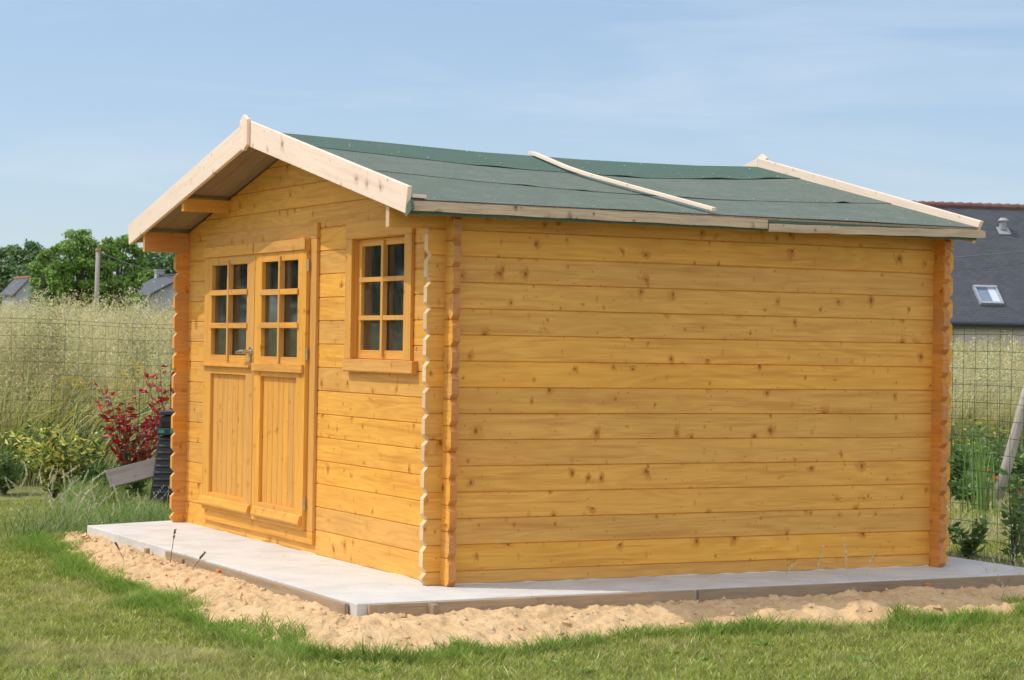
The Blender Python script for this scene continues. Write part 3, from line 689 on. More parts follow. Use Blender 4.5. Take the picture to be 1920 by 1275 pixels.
# eave boards
for x0, x1, z0, z1, dz in ((-.300, 1.803, 1.893, 1.941, -.006), (1.812, 3.290, 1.871, 1.914, .022)):
    m_ = MB(); n = 24; pts = [(x0+(x1-x0)*i/n, -.241, (z0+z1)/2+dz*(i/n)**1.2+.0015*math.sin(i*1.3)) for i in range(n+1)]
    m_.beam(None, None, (0, 0, 1), .018, z1-z0, path=pts); m_.build('eave_board', M['weathered'], cab, bevel=.0015)
m_ = MB(); m_.beam(None, None, (0, 0, 1), .018, .046, path=[(XF, Wd+.241, 1.92), (XB, Wd+.241, 1.92)]); m_.build('eave_board', M['weathered'], cab)
# stub of roof batten at the near corner
m_ = MB(); m_.beam((-.300, -.222, 1.968), (-.222, -.222, 1.966), (0, 0, 1), .034, .018); m_.build('batten_offcut', M['raw'], cab, bevel=.002)
# purlins
for y in (3.272, Wd-3.272):
    m_ = MB(); zt = zund(y)-.002-.012*(abs(y-Wd/2) < .1); m_.box(-.315 if y > 2 else -.002, Ld+.08, y-.021, y+.021, zt-.085, zt-.004, 'x'); m_.build('purlin', M['pine_trim'], cab, bevel=.002)

# ---- door frame and leaves
P = M['pine_trim']
fr = MB()
fr.box(-.022, .0, 1.703, 3.66, 1.8385, 1.931, 'y'); fr.box(-.021, .0, 1.705, 1.797, .1295, 1.8375, 'z'); fr.box(-.021, .0, 3.605, 3.645, .1295, 1.8375, 'z')
fr.box(-.021, .0, 1.705, 3.645, .055, .1285, 'y')
fr.box(.0005, .06, 1.7995, 1.815, .13, 1.80, 'z'); fr.box(.0005, .06, 3.585, 3.6, .13, 1.80, 'z')
# pieces of the frame seen round the leaves
fr.build('door_frame', P, cab, bevel=.003)
def leaf(y0, y1, gy0, gy1, ymun, zh, left):
    m_ = MB(); x0, x1 = -.045, -.004; zb, zt = .131, 1.841; g0, g1, p0, p1 = 1.142, 1.720, .247, 1.020
    m_.box(x0, x1, y0, gy0, zb, zt, 'z'); m_.box(x0, x1, gy1, y1, zb, zt, 'z')
    for a, b in ((zb, p0), (p1, g0), (g1, zt)): m_.box(x0+.0006, x1, gy0+.0003, gy1-.0003, a, b, 'y')
    d = m_.build('door', P, cab, bevel=.002)
    # glazing bars
    gb = MB(); gb.box(-.056, -.021, ymun-.014, ymun+.014, g0-.035, g1+.03, 'z')
    for z in zh: gb.box(-.054, -.022, gy0-.018, ymun-.0145, z-.017, z+.017, 'y'); gb.box(-.054, -.022, ymun+.0145, gy1+.018, z-.017, z+.017, 'y')
    gb.build('glazing_bar', P, d, bevel=.002)
    gl = MB(); gl.box(-.0200, -.0165, gy0+.0005, gy1-.0005, g0+.0005, g1-.0005); gl.build('glass_pane', M['glass'], d)
    pn = MB(); n = 7; wdt = (gy1-gy0-.001)/n
    for i in range(n):
        a = gy0+.0005+i*wdt; b = a+wdt-.0004
        pl_ = [(a+.005, -.024), (b-.005, -.024), (b, -.018), (b, -.008), (a, -.008), (a, -.018)]
        pn.prism(pl_, lambda u, v, t: (v, u, t), p0+.0005, p1-.0005, lambda u, v, t: (t, u, v))
    pn.build('board_panel', P, d)
    tb = MB()
    tb.box(-.058, -.0455, y0+(.012 if left else .004), y1-.002, 1.775, 1.840, 'y')
    tb.build('top_board', P, d, bevel=.002)
    mr = MB()
    if left: mr.box(-.068, -.0455, y0+.03, y1-.01, 1.068, 1.083, 'y')
    else: mr.box(-.064, -.0455, y0+.012, y1-.005, 1.052, 1.100, 'y')
    mr.build('mid_rail', P, d, bevel=.002)
    wb = MB()
    wb.prism([(-.0455, .160), (-.066, .160), (-.072, .172), (-.060, .212), (-.0455, .220)], lambda u, v, t: (u, t, v), y0+.012, y1-(.01 if left else .05), lambda u, v, t: (t, v, u))
    wb.build('weather_board', P, d, bevel=.0015)
    return d
dl = leaf(2.664, 3.598, 2.797, 3.458, 3.125, (1.543, 1.331), True)
dr = leaf(1.800, 2.655, 1.932, 2.535, 2.218, (1.533, 1.332), False)
hd = MB(); hd.tube([(-.0455, 2.705, 1.168), (-.053, 2.705, 1.168)], .030, 24); hd.tube([(-.052, 2.705, 1.168), (-.095, 2.705, 1.168)], .012, 14)
hd.tube([(-.094, 2.695, 1.168), (-.097, 2.74, 1.168), (-.095, 2.79, 1.165), (-.09, 2.845, 1.160)], [.0145, .0135, .012, .009], 14)
hd.tube([(-.0455, 2.705, 1.115), (-.049, 2.705, 1.115)], .016, 16)
hd.build('door_handle', M['steel'], dl, smooth_=False)
for z in (1.685, 1.165, .287):
    hg = MB(); hg.tube([(-.036, 1.794, z-.035), (-.036, 1.794, z+.035)], .0065, 10); hg.tube([(-.036, 1.794, z-.0355), (-.036, 1.794, z-.030)], .0082, 10); hg.box(-.043, -.028, 1.7955, 1.7995, z-.03, z+.03); hg.build('hinge', M['brass'], dr)
# ---- window
wf = MB()
wf.box(-.022, 0, .373, 1.276, 1.815, 1.908, 'y'); wf.box(-.021, 0, 1.183, 1.271, 1.145, 1.8145, 'z'); wf.box(-.021, 0, .375, .468, 1.145, 1.8145, 'z')
wf.box(.0005, .075, 1.1835, 1.1995, 1.15, 1.812, 'z'); wf.box(.0005, .075, .4525, .4675, 1.15, 1.812, 'z')
wf.box(.0005, .075, .468, 1.183, 1.1295, 1.1445, 'y'); wf.box(.0005, .075, .468, 1.183, 1.8125, 1.826, 'y')
win = wf.build('window', P, cab, bevel=.003)
ss = MB(); sx0, sx1 = .022, .058
ss.box(sx0, sx1, 1.138, 1.180, 1.147, 1.810, 'z'); ss.box(sx0, sx1, .471, .513, 1.147, 1.810, 'z')
ss.box(sx0+.0005, sx1, .5133, 1.1377, 1.147, 1.195, 'y'); ss.box(sx0+.0005, sx1, .5133, 1.1377, 1.772, 1.810, 'y')
ss.build('sash', P, win, bevel=.002)
gb = MB(); gb.box(.010, .040, .815, .845, 1.165, 1.798, 'z')
for z in (1.585, 1.373): gb.box(.012, .040, .505, .8145, z-.013, z+.013, 'y'); gb.box(.012, .040, .8455, 1.15, z-.013, z+.013, 'y')
gb.build('glazing_bar', P, win, bevel=.002)
gl = MB(); gl.box(.0405, .044, .5135, 1.1375, 1.1955, 1.7715); gl.build('glass_pane', M['glass'], win)
sl_ = MB(); sl_.prism([(0, 1.073), (-.030, 1.073), (-.038, 1.080), (-.034, 1.144), (0, 1.1445)], lambda u, v, t: (u, t, v), .315, 1.252, lambda u, v, t: (t, v, u)); sl_.build('sill', P, win, bevel=.002)

# loose batten thrown across the roof
m_ = MB(); pts = []
for t in np.linspace(0, 1, 30):
    y = 2.07*(1-t)+(-.245)*t; x = float(np.interp(y, [-.245, .453, .986, 1.299, 1.781, 2.07], [1.462, 1.405, 1.372, 1.40, 1.50, 1.56]))
    pts.append((x, y, max(float(ztop(x, min(y, Wd/2)))+.031, 0)+.004*math.sin(t*3.1)))
pts[-1] = (pts[-1][0], pts[-1][1], pts[-1][2])
m_.beam(None, None, (0, 0, 1), .028, .018, path=pts)
b = m_.build('loose_batten', M['raw'], bevel=.001); tag(b, 'thin bowed pale wooden batten lying loose across the green felt roof', 'batten')

# ================================================================== FENCES
def net(name, path2, z0, ztopf, cell, label, group=None, postx=(), rows=None, wr=.0019):
    """wire mesh panels between points of path2, horizontal + vertical wires"""
    root = empty(name, label, 'fence', (path2[0][0], path2[0][1], z0)); o0 = Vector((path2[0][0], path2[0][1], z0))
    m_ = MB(); a, b = Vector((*path2[0], 0)), Vector((*path2[1], 0)); Ln = (b-a).length; d = (b-a)/Ln
    n = int(Ln/cell)
    def sagz(s): return .012*math.sin(s*1.3)+.008*math.sin(s*3.1+1)
    for i in range(n+1):
        s = i*cell+random.uniform(-.004, .004); p = a+d*s; k = random.uniform(-.012, .012)
        m_.tube([(p.x, p.y, z0), (p.x+d.x*k, p.y+d.y*k, (z0+ztopf)/2), (p.x, p.y, ztopf+sagz(s))], wr*.85, 3, cap=False)
    zs = rows or ([ztopf, ztopf-.035]+[ztopf-.035-cell*.93*k for k in range(1, 40) if ztopf-.035-cell*.93*k > z0+.01])
    for z in zs:
        pts = [(a.x+d.x*s, a.y+d.y*s, z+sagz(s)+random.uniform(-.002, .002)) for s in np.arange(0, Ln, .3)]
        m_.tube(pts, wr, 3, cap=False)
    m_.v = [tuple(Vector(v)-o0) for v in m_.v]
    m_.build('wire_mesh', M['fence'], root)
    for s in postx:
        p = a+d*s-o0; q = MB(); q.tube([(p.x, p.y+.02, -.05), (p.x, p.y+.02, ztopf-z0+.03)], .022, 10); q.sphere((p.x, p.y+.02, ztopf-z0+.03), .024, 10, 5, (1, 1, .5)); q.build('post', M['fence'], root)
    return root
net('wire_fence', ((-6.0, 9.35), (3.78, 9.35)), -.12, 1.385, .125, 'green welded wire mesh fence in front of the tall dry grass, left of the cabin', postx=(1.2, 3.7, 8.2))
net('wire_fence', ((3.83, -4.0), (3.83, 9.3)), -.12, 1.385, .112, 'green wire mesh fence running just behind the slab at the right end of the cabin', postx=(9.2, 12.9))
net('wire_fence', ((4.0, 9.6), (16.0, 9.6)), -.12, .93, .10, 'lower green wire mesh fence at the back of the flower garden, right of the cabin', postx=(6.1, 11.0))

# ================================================================== GRASS
GREENS = [(3.2, (.22, .29, .045)), (3, (.30, .35, .06)), (2, (.38, .40, .09)), (1.3, (.48, .45, .17)), (.9, (.66, .58, .32))]
def mow(n, xr, yr, hh, wd, edge=False, cond=None, pal=GREENS, name='lawn_grass', az=None):
    x = rng.uniform(*xr, n); y = rng.uniform(*yr, n)
    D = .456*(x+4.75)+.89*(y+10); lat = (x+4.75)*.8899-.456*(y+10.02)
    px = 960+lat/D*4060; vis = (px > -330) & (px < 2250) & (D > 8.2)
    x, y = x[vis], y[vis]
    return x, y
v = Veg()
def lawn(n, xr, yr, k=1.):
    x, y = mow(n, xr, yr, 0, 0)
    ds = d_line(x, y, SBn); ins = in_poly(x, y, SANDPOLY)
    keep = ~ins & ~((x > -.72) & (y > -.6) & (x < 3.7) & (y < 4.6)); x, y, ds = x[keep], y[keep], ds[keep]
    D = .456*(x+4.75)+.89*(y+10)
    # the wild strip and the field are planted separately
    wild = (y > 4.5) & ((x+.75)/(1.05) > (y-4.5)/3.5)
    keep = ~wild & (y < 8.1) & (x < 3.75); x, y, ds = x[keep], y[keep], ds[keep]; N = len(x)
    pn = fbm(x*1.1+3, y*1.1, 4); pn2 = fbm(x*5, y*5+9, 3)
    edge = np.clip(1-ds/(.06+.34*vnoise(x*2.6, y*2.6)**1.3), 0, 1)**.8*np.clip(-.15+1.9*vnoise(x*2.9+8, y*2.9), 0, 1)
    tf = vnoise(x*30+5, y*30); tg = vnoise(x*13+2, y*13+7); h = (.018+.022*rng.random(N)+.02*(pn2-.4))*(.7+.6*tf)*(1+1.9*edge)*k
    dry = np.clip((pn-.50)*4.2+(pn2-.5)*1.6, 0, 1)*(1-edge)
    c = cols(N, *GREENS, jit=.22)
    straw = cols(N, (1, (.56, .49, .23)), (1, (.45, .42, .16)), (.5, (.68, .58, .34)), jit=.2)
    c = c*(1-.55*dry[:, None])+straw*.55*dry[:, None]
    gd = cols(N, (2, (.16, .28, .04)), (1.5, (.21, .33, .05)), (1, (.29, .39, .085)), jit=.2); e_ = np.clip(edge*1.5, 0, 1)[:, None]; c = c*(1-e_)+gd*e_
    tt = (.62+.5*tf+.34*(tg-.5))[:, None]; c = c*tt*1.07; z = ground_z(x, y)-.004
    v.blades(np.stack([x, y, z], 1), h, rng.uniform(0, 6.28, N), rng.uniform(.2, 1.1, N), rng.uniform(.003, .0075, N)*(1+.1*np.clip(y, 0, 8)), c, np.clip(c*1.18, 0, 1), 3)
lawn(620000, (-3.6, 4.6), (-3.9, 1.2)); lawn(420000, (-3.6, .9), (1.2, 8.2))
# edge fringe overhanging the sand
q, _ = resample(SBn, 5200); q = q+rng.normal(0, .035, q.shape)+(q-cen)/np.linalg.norm(q-cen, axis=1, keepdims=True)*.03
cn = vnoise(q[:, 0]*3.3+1, q[:, 1]*3.3); kk = rng.random(len(q)) < np.clip(cn*2.4-.75, .03, 1); q = q[kk]; cn = cn[kk]
q = q-(q-cen)/np.linalg.norm(q-cen, axis=1, keepdims=True)*(np.clip(cn-.5, 0, 1)*.5*rng.random(len(q)))[:, None]
q = np.repeat(q, 7, 0)+rng.normal(0, .02, (len(q)*7, 2)); N = len(q); q = q[~in_poly(q[:, 0], q[:, 1], SLAB)]; N = len(q)
c = cols(N, (2, (.15, .27, .038)), (2, (.20, .32, .05)), (1, (.29, .38, .085)), (.4, (.50, .44, .2)), jit=.2)
cl = vnoise(q[:, 0]*4+3, q[:, 1]*4)
ds_ = d_line(q[:, 0], q[:, 1], SBn)*in_poly(q[:, 0], q[:, 1], SANDPOLY)
v.blades(np.stack([q[:, 0], q[:, 1], ground_z(q[:, 0], q[:, 1])-.006+np.clip(ds_*.32, 0, .07)], 1), (.03+.06*rng.random(N))*(.55+.9*cl), rng.uniform(0, 6.28, N), rng.uniform(.2, 1.3, N), rng.uniform(.003, .0055, N), c, c*1.15, 4, droop=.15)
o = v.build('lawn_grass', M['grass']); o['kind'] = 'stuff'; o['label'] = 'short mown lawn grass with dry straw patches around the sand'; o['category'] = 'grass'

# lawn behind the right fence (garden)
v = Veg(); n = 60000; x = rng.uniform(3.85, 12, n); y = rng.uniform(-.5, 9.4, n)
k = (.456*(x+4.75)+.89*(y+10) < 22.3); x, y = x[k], y[k]; N = len(x); pn = fbm(x*.9+4, y*1.9, 3)
c = cols(N, *GREENS, jit=.2); st = cols(N, (1, (.50, .43, .24)), jit=.2); d_ = np.clip((pn-.45)*6, 0, .8)[:, None]; c = c*(1-d_)+st*d_
v.blades(np.stack([x, y, ground_z(x, y)], 1), .03+.03*rng.random(N), rng.uniform(0, 6.28, N), rng.uniform(.2, 1, N), rng.uniform(.008, .014, N), c, c*1.1, 3)
o = v.build('garden_lawn_grass', M['grass']); o['kind'] = 'stuff'; o['label'] = 'patchy short grass of the garden behind the right fence'; o['category'] = 'grass'

# ---- wild grass behind the left slab corner
def oats(v, x, y, z, h, az, lean, ctop, cst, nsp=12, spl=.022, spw=.007, plen=.3, wid=.004, droop=.12, spread=.055, waz=None, spike=False):
    N = len(x); base = np.stack([x, y, z], 1)
    v.blades(base, h, az, lean, np.full(N, wid), cst, ctop, 5, droop=droop, waz=waz)
    t = rng.uniform(1-plen, 1, (N, nsp)); t[:, 0] = 1
    P = base[:, None, :]+np.array([0, 0, 1.])*(h[:, None]*(t-droop*t**3))[..., None]+np.stack([np.cos(az), np.sin(az), np.zeros(N)], 1)[:, None, :]*(h*lean)[:, None, None]*(t**1.8)[..., None]
    a = rng.uniform(0, 6.28, (N, nsp)); r = spread*(1.05-t)/plen*rng.uniform(.3, 1, (N, nsp)); P = P+np.stack([np.cos(a)*r, np.sin(a)*r, -r*.3], -1)
    dr = np.stack([np.cos(a)*.5, np.sin(a)*.5, rng.uniform(1.2, 2.6, (N, nsp)) if spike else rng.uniform(-1, .5, (N, nsp))], -1)
    cc = np.repeat(ctop[:, None], nsp, 1)*rng.uniform(.75, 1.25, (N, nsp, 1))
    v.leaves(P.reshape(-1, 3), dr.reshape(-1, 3), rng.uniform(.7, 1.3, N*nsp)*spl, rng.uniform(.7, 1.3, N*nsp)*spw, cc.reshape(-1, 3))
v = Veg(); n = 46000; x = rng.uniform(-1.2, 3.2, n); y = rng.uniform(4.2, 9.4, n)
wild = ((x+.75)/(1.05) > (y-4.55)/3.5) & ~in_poly(x, y, [(p[0]*1.0, p[1]) for p in SLAB]) & (x > -.95); x, y = x[wild], y[wild]; N = len(x)
cl = fbm(x*2.2, y*2.2, 3); h = (.07+.30*np.clip(cl-.3, 0, 1)*rng.uniform(.4, 1.2, N))
h = h*np.clip(.7+(y-4.2)*.26, .6, 1.6)
c = cols(N, (3, (.15, .26, .05)), (2, (.22, .32, .07)), (1.6, (.33, .38, .13)), (1.1, (.52, .48, .25)), jit=.25)
v.blades(np.stack([x, y, ground_z(x, y)-.01], 1), h, rng.uniform(0, 6.28, N), rng.uniform(.1, .8, N), rng.uniform(.004, .009, N), c, c*1.25, 4, droop=.2)
o = v.build('rough_grass', M['grass']); o['kind'] = 'stuff'; o['label'] = 'rough uncut green grass between the slab and the left fence'; o['category'] = 'grass'

# ---- tall oat field beyond the fence
v = Veg()
def field(n, Dr, pxr, hmean, nsp, spl, wid, pw=1.):
    D = Dr[0]*(Dr[1]/Dr[0])**(rng.random(n)**pw); px = rng.uniform(*pxr, n)
    x = CAM[0]+D*(DV[0]+(px-960)/FPX*RV[0]); y = CAM[1]+D*(DV[1]+(px-960)/FPX*RV[1])
    k = y > 9.75; x, y, D = x[k], y[k], D[k]; N = len(x); z = ground_z(x, y)
    cl = fbm(x*.8+2, y*.8, 4)
    h = hmean*(.52+.42*rng.random(N)+.9*(cl-.5))*np.where(rng.random(N) < .05, 1.18, 1)
    st = cols(N, (2, (.36, .38, .10)), (2, (.46, .44, .15)), (1, (.27, .32, .07)), (.5, (.40, .27, .12)), jit=.25)
    tp = cols(N, (3, (.62, .55, .29)), (2, (.55, .50, .23)), (1, (.74, .67, .42)), (.7, (.45, .33, .17)), jit=.22)
    tn = (.62+.76*fbm(x*1.7+9, y*1.7, 3))[:, None]*(1.14 if pr[0] < 500 else .98); st = st*tn; tp = tp*(.45+.55*tn)*1.0
    oats(v, x, y, z, h, rng.normal(-.1, 1.1, N), rng.uniform(.05, .75, N)**1.3, tp, st, nsp, spl, spl*.36, .34, wid, droop=.1, spread=.05+.0015*Dr[1])
    # basal blades
    k2 = rng.random(N) < .8; b = np.stack([x, y, z], 1)[k2]; b = b+rng.normal(0, .06, b.shape)*np.array([1, 1, 0]); M_ = len(b)
    g = cols(M_, (2, (.28, .34, .06)), (2, (.40, .41, .11)), (1, (.55, .50, .22)), (.8, (.17, .25, .04)), jit=.25)
    v.blades(b, hmean*rng.uniform(.35, .85, M_), rng.uniform(0, 6.28, M_), rng.uniform(.1, .9, M_), rng.uniform(1.3, 2.4, M_)*wid, g, g*1.2, 4, droop=.25)
for pr, f in (((-260, 480), 1.), ((1650, 2200), .75)):
    hf = 1. if pr[0] < 500 else .80
    field(int(15000*f), (19.8, 26), pr, 1.42*hf, 10, .024, .007)
    field(int(12000*f), (26, 45), pr, 1.45*hf, 10, .042, .010)
    field(int(9000*f), (45, 150), pr, 1.35*hf, 8, .085, .03)
field(9000, (20, 120), (480, 1650), 1.35, 6, .08, .03); field(9000, (24, 120), (2200, 3600), 1.1, 6, .09, .035); field(7000, (20, 120), (-1600, -260), 1.35, 6, .09, .035)
# long arching blades and tall heads along the fence
N = 2600; px = rng.uniform(-250, 440, N); D = rng.uniform(19.85, 22.5, N); k = np.stack([at(a, 640, d_) for a, d_ in zip(px, D)]); cl = fbm(k[:, 0]*1.3, k[:, 1]*1.3, 3)
c = cols(N, (2, (.62, .62, .20)), (2, (.74, .70, .34)), (1, (.42, .50, .11)), (.6, (.84, .78, .50)), jit=.2)
v.blades(np.stack([k[:, 0], k[:, 1], ground_z(k[:, 0], k[:, 1])], 1), rng.uniform(.7, 1.25, N)*(.6+.7*cl), rng.normal(-.5, .5, N), rng.uniform(.3, 1.3, N), rng.uniform(.008, .014, N), c, c*1.2, 7, droop=.3)
for cx_, n_, hh_ in ((12, 24, 1.95), (50, 26, 2.10), (80, 24, 2.05), (120, 14, 1.78), (160, 9, 1.72), (207, 16, 2.12), (225, 9, 1.9), (258, 10, 1.82), (300, 12, 1.75), (-60, 20, 1.8), (-150, 20, 1.7), (1800, 8, 1.42), (1850, 12, 1.62), (1872, 6, 1.5), (1900, 8, 1.45), (1960, 12, 1.6)):
    px = rng.normal(cx_, 13, n_); k = np.stack([at(a, 640, 20.4 if cx_ < 900 else 26.) for a in px]); t_ = cols(n_, (1, (.66, .60, .35)), (1, (.56, .52, .27)), jit=.2); gz = ground_z(k[:, 0], k[:, 1])
    top_ = (hh_-.155)*rng.uniform(.68, 1.02, n_)
    oats(v, k[:, 0], k[:, 1], gz, top_-(gz+.155), rng.normal(0, .8, n_), rng.uniform(.02, .25, n_), t_, t_*np.array([.7, .8, .5]), 40, .040, .014, .24, .007, .05, .10)
o = v.build('tall_field_grass', M['grass']); o['kind'] = 'stuff'; o['label'] = 'tall dry oat grass of the field beyond the wire fences'; o['category'] = 'grass'

# tall stray grass clump at the far slab corner, with seed heads
def clump(x0, y0, n, h, spread, label, pal, nsp=16, leanmax=.7, az=None, name='grass_clump', spl=.014, group=None, blades_=60, headlen=.28, hs=.008):
    v = Veg(); x = x0+rng.normal(0, spread, n); y = y0+rng.normal(0, spread, n); z = ground_z(x, y)+.03
    hh = h*rng.uniform(.55, 1, n); tp = cols(n, *pal, jit=.15); st = cols(n, (1, (.25, .32, .12)), (1, (.36, .38, .18)), jit=.2)
    a = rng.uniform(0, 6.28, n) if az is None else rng.normal(az, .6, n)
    oats(v, x, y, z-.03, hh, a, rng.uniform(.1, leanmax, n), tp, st, nsp, spl, spl*.36, headlen, .0035, .1, hs, None, True)
    m = blades_; bx = x0+rng.normal(0, spread*1.2, m); by = y0+rng.normal(0, spread*1.2, m)
    if m:
        g = cols(m, (2, (.11, .20, .05)), (1, (.2, .29, .09)), (1, (.32, .36, .18)), jit=.2)
        v.blades(np.stack([bx, by, ground_z(bx, by)-.01], 1), h*rng.uniform(.25, .7, m), rng.uniform(0, 6.28, m), rng.uniform(.2, 1.1, m), rng.uniform(.003, .007, m), g, g*1.25, 5, droop=.25)
    o = v.build(name, M['grass'], loc=(x0, y0, float(ground_z(x0, y0)))); tag(o, label, 'grass', group); return o
PALE = [(2, (.62, .60, .42)), (1, (.48, .50, .30)), (1, (.72, .68, .50))]
GG = 'loose clumps of long grass'
clump(-.80, 4.55, 34, .58, .15, 'tall grass clump with pale seed heads at the far left slab corner', PALE, 34, group=GG, blades_=240, spl=.017, headlen=.20, hs=.003)
clump(-.35, 4.72, 22, .44, .17, 'lower pale-headed grass clump behind the slab, right beside the tallest clump', PALE, 30, group=GG, blades_=220, spl=.016, headlen=.20, hs=.003)
p = at(300, 960, 15.6); clump(p[0], p[1]+.25, 10, .40, .12, 'dense green grass clump against the left corner of the cabin', PALE, 14, group=GG, blades_=240)
for px, D, h, n, lb in ((1500, 12.0, .16, 3, 'low grass clump on the sand edge below the middle of the shaded wall'),
                        (1905, 12.35, .34, 9, 'tall weedy grass clump at the far right slab corner'),
                        (1870, 12.1, .22, 8, 'grass clump on the sand just left of the right slab corner'),
                        (240, 12.6, .20, 6, 'thin dark grass clump at the lawn edge below the doors'),
                        (465, 11.6, .14, 4, 'small grass clump at the lawn edge below the window')):
    p = at(px, 1150, D); clump(p[0], p[1], n, h, .05, lb, PALE, 14, group=GG, blades_=34)
for x_, y_, lb in ((.55, -.95, 'tiny green weed on the sunlit sand right of the near slab corner'), (-.05, -1.02, 'small weed in the sand below the near cabin corner'), (-1.02, .15, 'small tuft on the sand below the window'), (1.5, -.85, 'tiny weed on the sand below the middle of the shaded wall')):
    clump(x_, y_, 2, .10, .02, lb, PALE, 8, group=GG, blades_=22, hs=.004)
v = Veg(); N0 = 70; x = rng.uniform(-3, 3.5, N0); y = rng.uniform(-3.4, -1.3, N0); n = 9
P = np.repeat(np.stack([x, y, ground_z(x, y)+.016], 1), n, 0); a = rng.uniform(0, 6.28, N0*n)
v.leaves(P, np.stack([np.cos(a), np.sin(a), np.full(N0*n, .25)], 1), np.repeat(rng.uniform(.03, .07, N0), n), .016, cols(N0*n, (2, (.16, .27, .05)), (1, (.24, .34, .08)), jit=.2))
o = v.build('lawn_weeds', M['leaf']); o['kind'] = 'stuff'; o['label'] = 'small flat leafy weeds scattered in the mown lawn'; o['category'] = 'weeds'
# single stems standing up in front of the slab
def stem(px, vbase, vtop, D, lean, label, dark=False, nsp=34):
    p = at(px, vbase, D); h = (vbase-vtop)/FPX*D; v = Veg(); x = np.array([p[0]]); y = np.array([p[1]])
    tp = cols(1, (1, (.16, .12, .06) if dark else (.74, .68, .46)), jit=.05); st = cols(1, (1, (.14, .13, .05) if dark else (.34, .38, .15)), jit=.05)
    z = np.array([p[2]])
    oats(v, x, y, z, np.array([h]), np.array([math.pi if lean < 0 else -.3]), np.array([abs(lean)]), tp, st, nsp, .016, .0065, .20 if dark else .30, .0055, .06, .003, np.array([YAW*-1]), True)
    tag(v.build('wild_grass', M['grass'], loc=tuple(p)), label, 'grass', 'single grass stems before the slab')
stem(1590, 1155, 1003, 11.9, -.08, 'tallest pale seed stem crossing the shaded wall near its right end')
stem(1525, 1150, 1020, 11.9, .12, 'pale seed stem just left of the tallest one before the shaded wall')
stem(1612, 1150, 1030, 11.95, .22, 'short seed stem leaning right beside the tallest one before the shaded wall')
stem(1352, 1150, 1012, 11.9, -.42, 'thin stem leaning left across the shaded wall foot')
stem(1440, 1150, 1050, 11.9, .55, 'thin pale stem leaning right across the shaded slab')
stem(1300, 1130, 1083, 12.0, -.4, 'very short pale stem lying over the shaded slab edge', nsp=20)
stem(318, 1083, 990, 12.5, .1, 'dark upright stem crossing the white slab below the doors', True)
stem(352, 1098, 1035, 12.2, .5, 'dark stem leaning right on the sand below the doors', True)
stem(240, 1090, 1015, 12.9, -.35, 'dark stem leaning left on the sand near the far slab corner', True)
stem(1850, 1150, 1060, 12.2, .2, 'green stem by the right slab corner')

# ================================================================== SHRUBS AND GARDEN
def twigs(m_, base, n, h, spread, rad, seed):
    rr = random.Random(seed); tips = []
    for i in range(n):
        a = rr.uniform(0, 6.28); s_ = rr.uniform(.1, 1)*spread; hh = h*rr.uniform(.6, 1); path = []
        for t in (0, .25, .5, .75, 1): path.append((base[0]+math.cos(a)*s_*t**1.3+rr.uniform(-.01, .01), base[1]+math.sin(a)*s_*t**1.3, base[2]+hh*t))
        m_.tube(path, [rad, rad*.8, rad*.6, rad*.45, rad*.25], 5); tips.append(path)
    return tips
def shrub(name, base, label, cat, n, h, spread, L_, W_, pal, per=40, seed=1, lowdense=True, rad=.006, stemmat='bark', mat='leaf', tmin=.15, group=None, rootname='stem', up=.4):
    root = empty(name, label, cat, tuple(map(float, base)), group=group); m_ = MB(); tips = twigs(m_, (0, 0, 0), n, h, spread, rad, seed)
    m_.build(rootname, M[stemmat], root); v = Veg(); P = []; Dr = []
    for path in tips:
        pa = np.array(path); t = rng.uniform(tmin, 1, per); i = np.clip((t*4).astype(int), 0, 3); f = (t*4-i)[:, None]
        c_ = pa[i]*(1-f)+pa[i+1]*f; P.append(c_+rng.normal(0, .012, c_.shape)); a = rng.uniform(0, 6.28, per)
        Dr.append(np.stack([np.cos(a), np.sin(a), rng.uniform(up-.6, up+.6, per)], 1))
    P = np.concatenate(P); Dr = np.concatenate(Dr); N = len(P); zt = P[:, 2]/h
    c = pal(N, zt); v.leaves(P, Dr, rng.uniform(.6, 1.2, N)*L_, rng.uniform(.7, 1.2, N)*W_, c)
    v.build('foliage', M[mat], root); return root
b = at(100, 928, 18.6); b[2] = ground_z(b[0], b[1])
def pal_var(N, z):
    return cols(N, (2.4, (.80, .71, .17)), (1.5, (.42, .48, .10)), (2.0, (.15, .24, .05)), (1.0, (.07, .12, .03)), jit=.2)
shrub('variegated_shrub', b, 'round shrub with yellow and green variegated leaves by the left fence', 'shrub', 40, .66, .50, .080, .028, pal_var, 46, 3)
b = at(250, 905, 18.4); b[2] = ground_z(b[0], b[1])
def pal_red(N, z):
    c = cols(N, (3, (.50, .022, .022)), (2, (.33, .018, .024)), (1, (.60, .10, .07)), (1, (.20, .05, .05)), jit=.2); g = cols(N, (2, (.08, .15, .04)), (1, (.16, .22, .06)), (.6, (.3, .3, .08)), jit=.2)
    k = (rng.random(N) > np.clip(z*2.6-.35, .12, .97))[:, None]; return np.where(k, g, c)
shrub('red_leaved_shrub', b, 'shrub with glossy red leaves beside the left cabin corner', 'shrub', 20, 1.0, .42, .095, .036, pal_red, 30, 8, rad=.007, tmin=.05)
b2 = at(318, 905, 18.3); b2[2] = ground_z(b2[0], b2[1])
shrub('red_leaved_shrub', b2, 'taller upright shoot of red leaves partly hidden by the cabin corner', 'shrub', 12, 1.36, .28, .088, .036, pal_red, 22, 5, rad=.007, tmin=.2)
def pal_green(N, z): return cols(N, (2, (.11, .20, .045)), (2, (.16, .27, .065)), (1, (.27, .37, .12)), jit=.25)
def pal_lgreen(N, z): return cols(N, (2, (.13, .24, .06)), (2, (.19, .31, .09)), (1, (.28, .36, .16)), jit=.25)
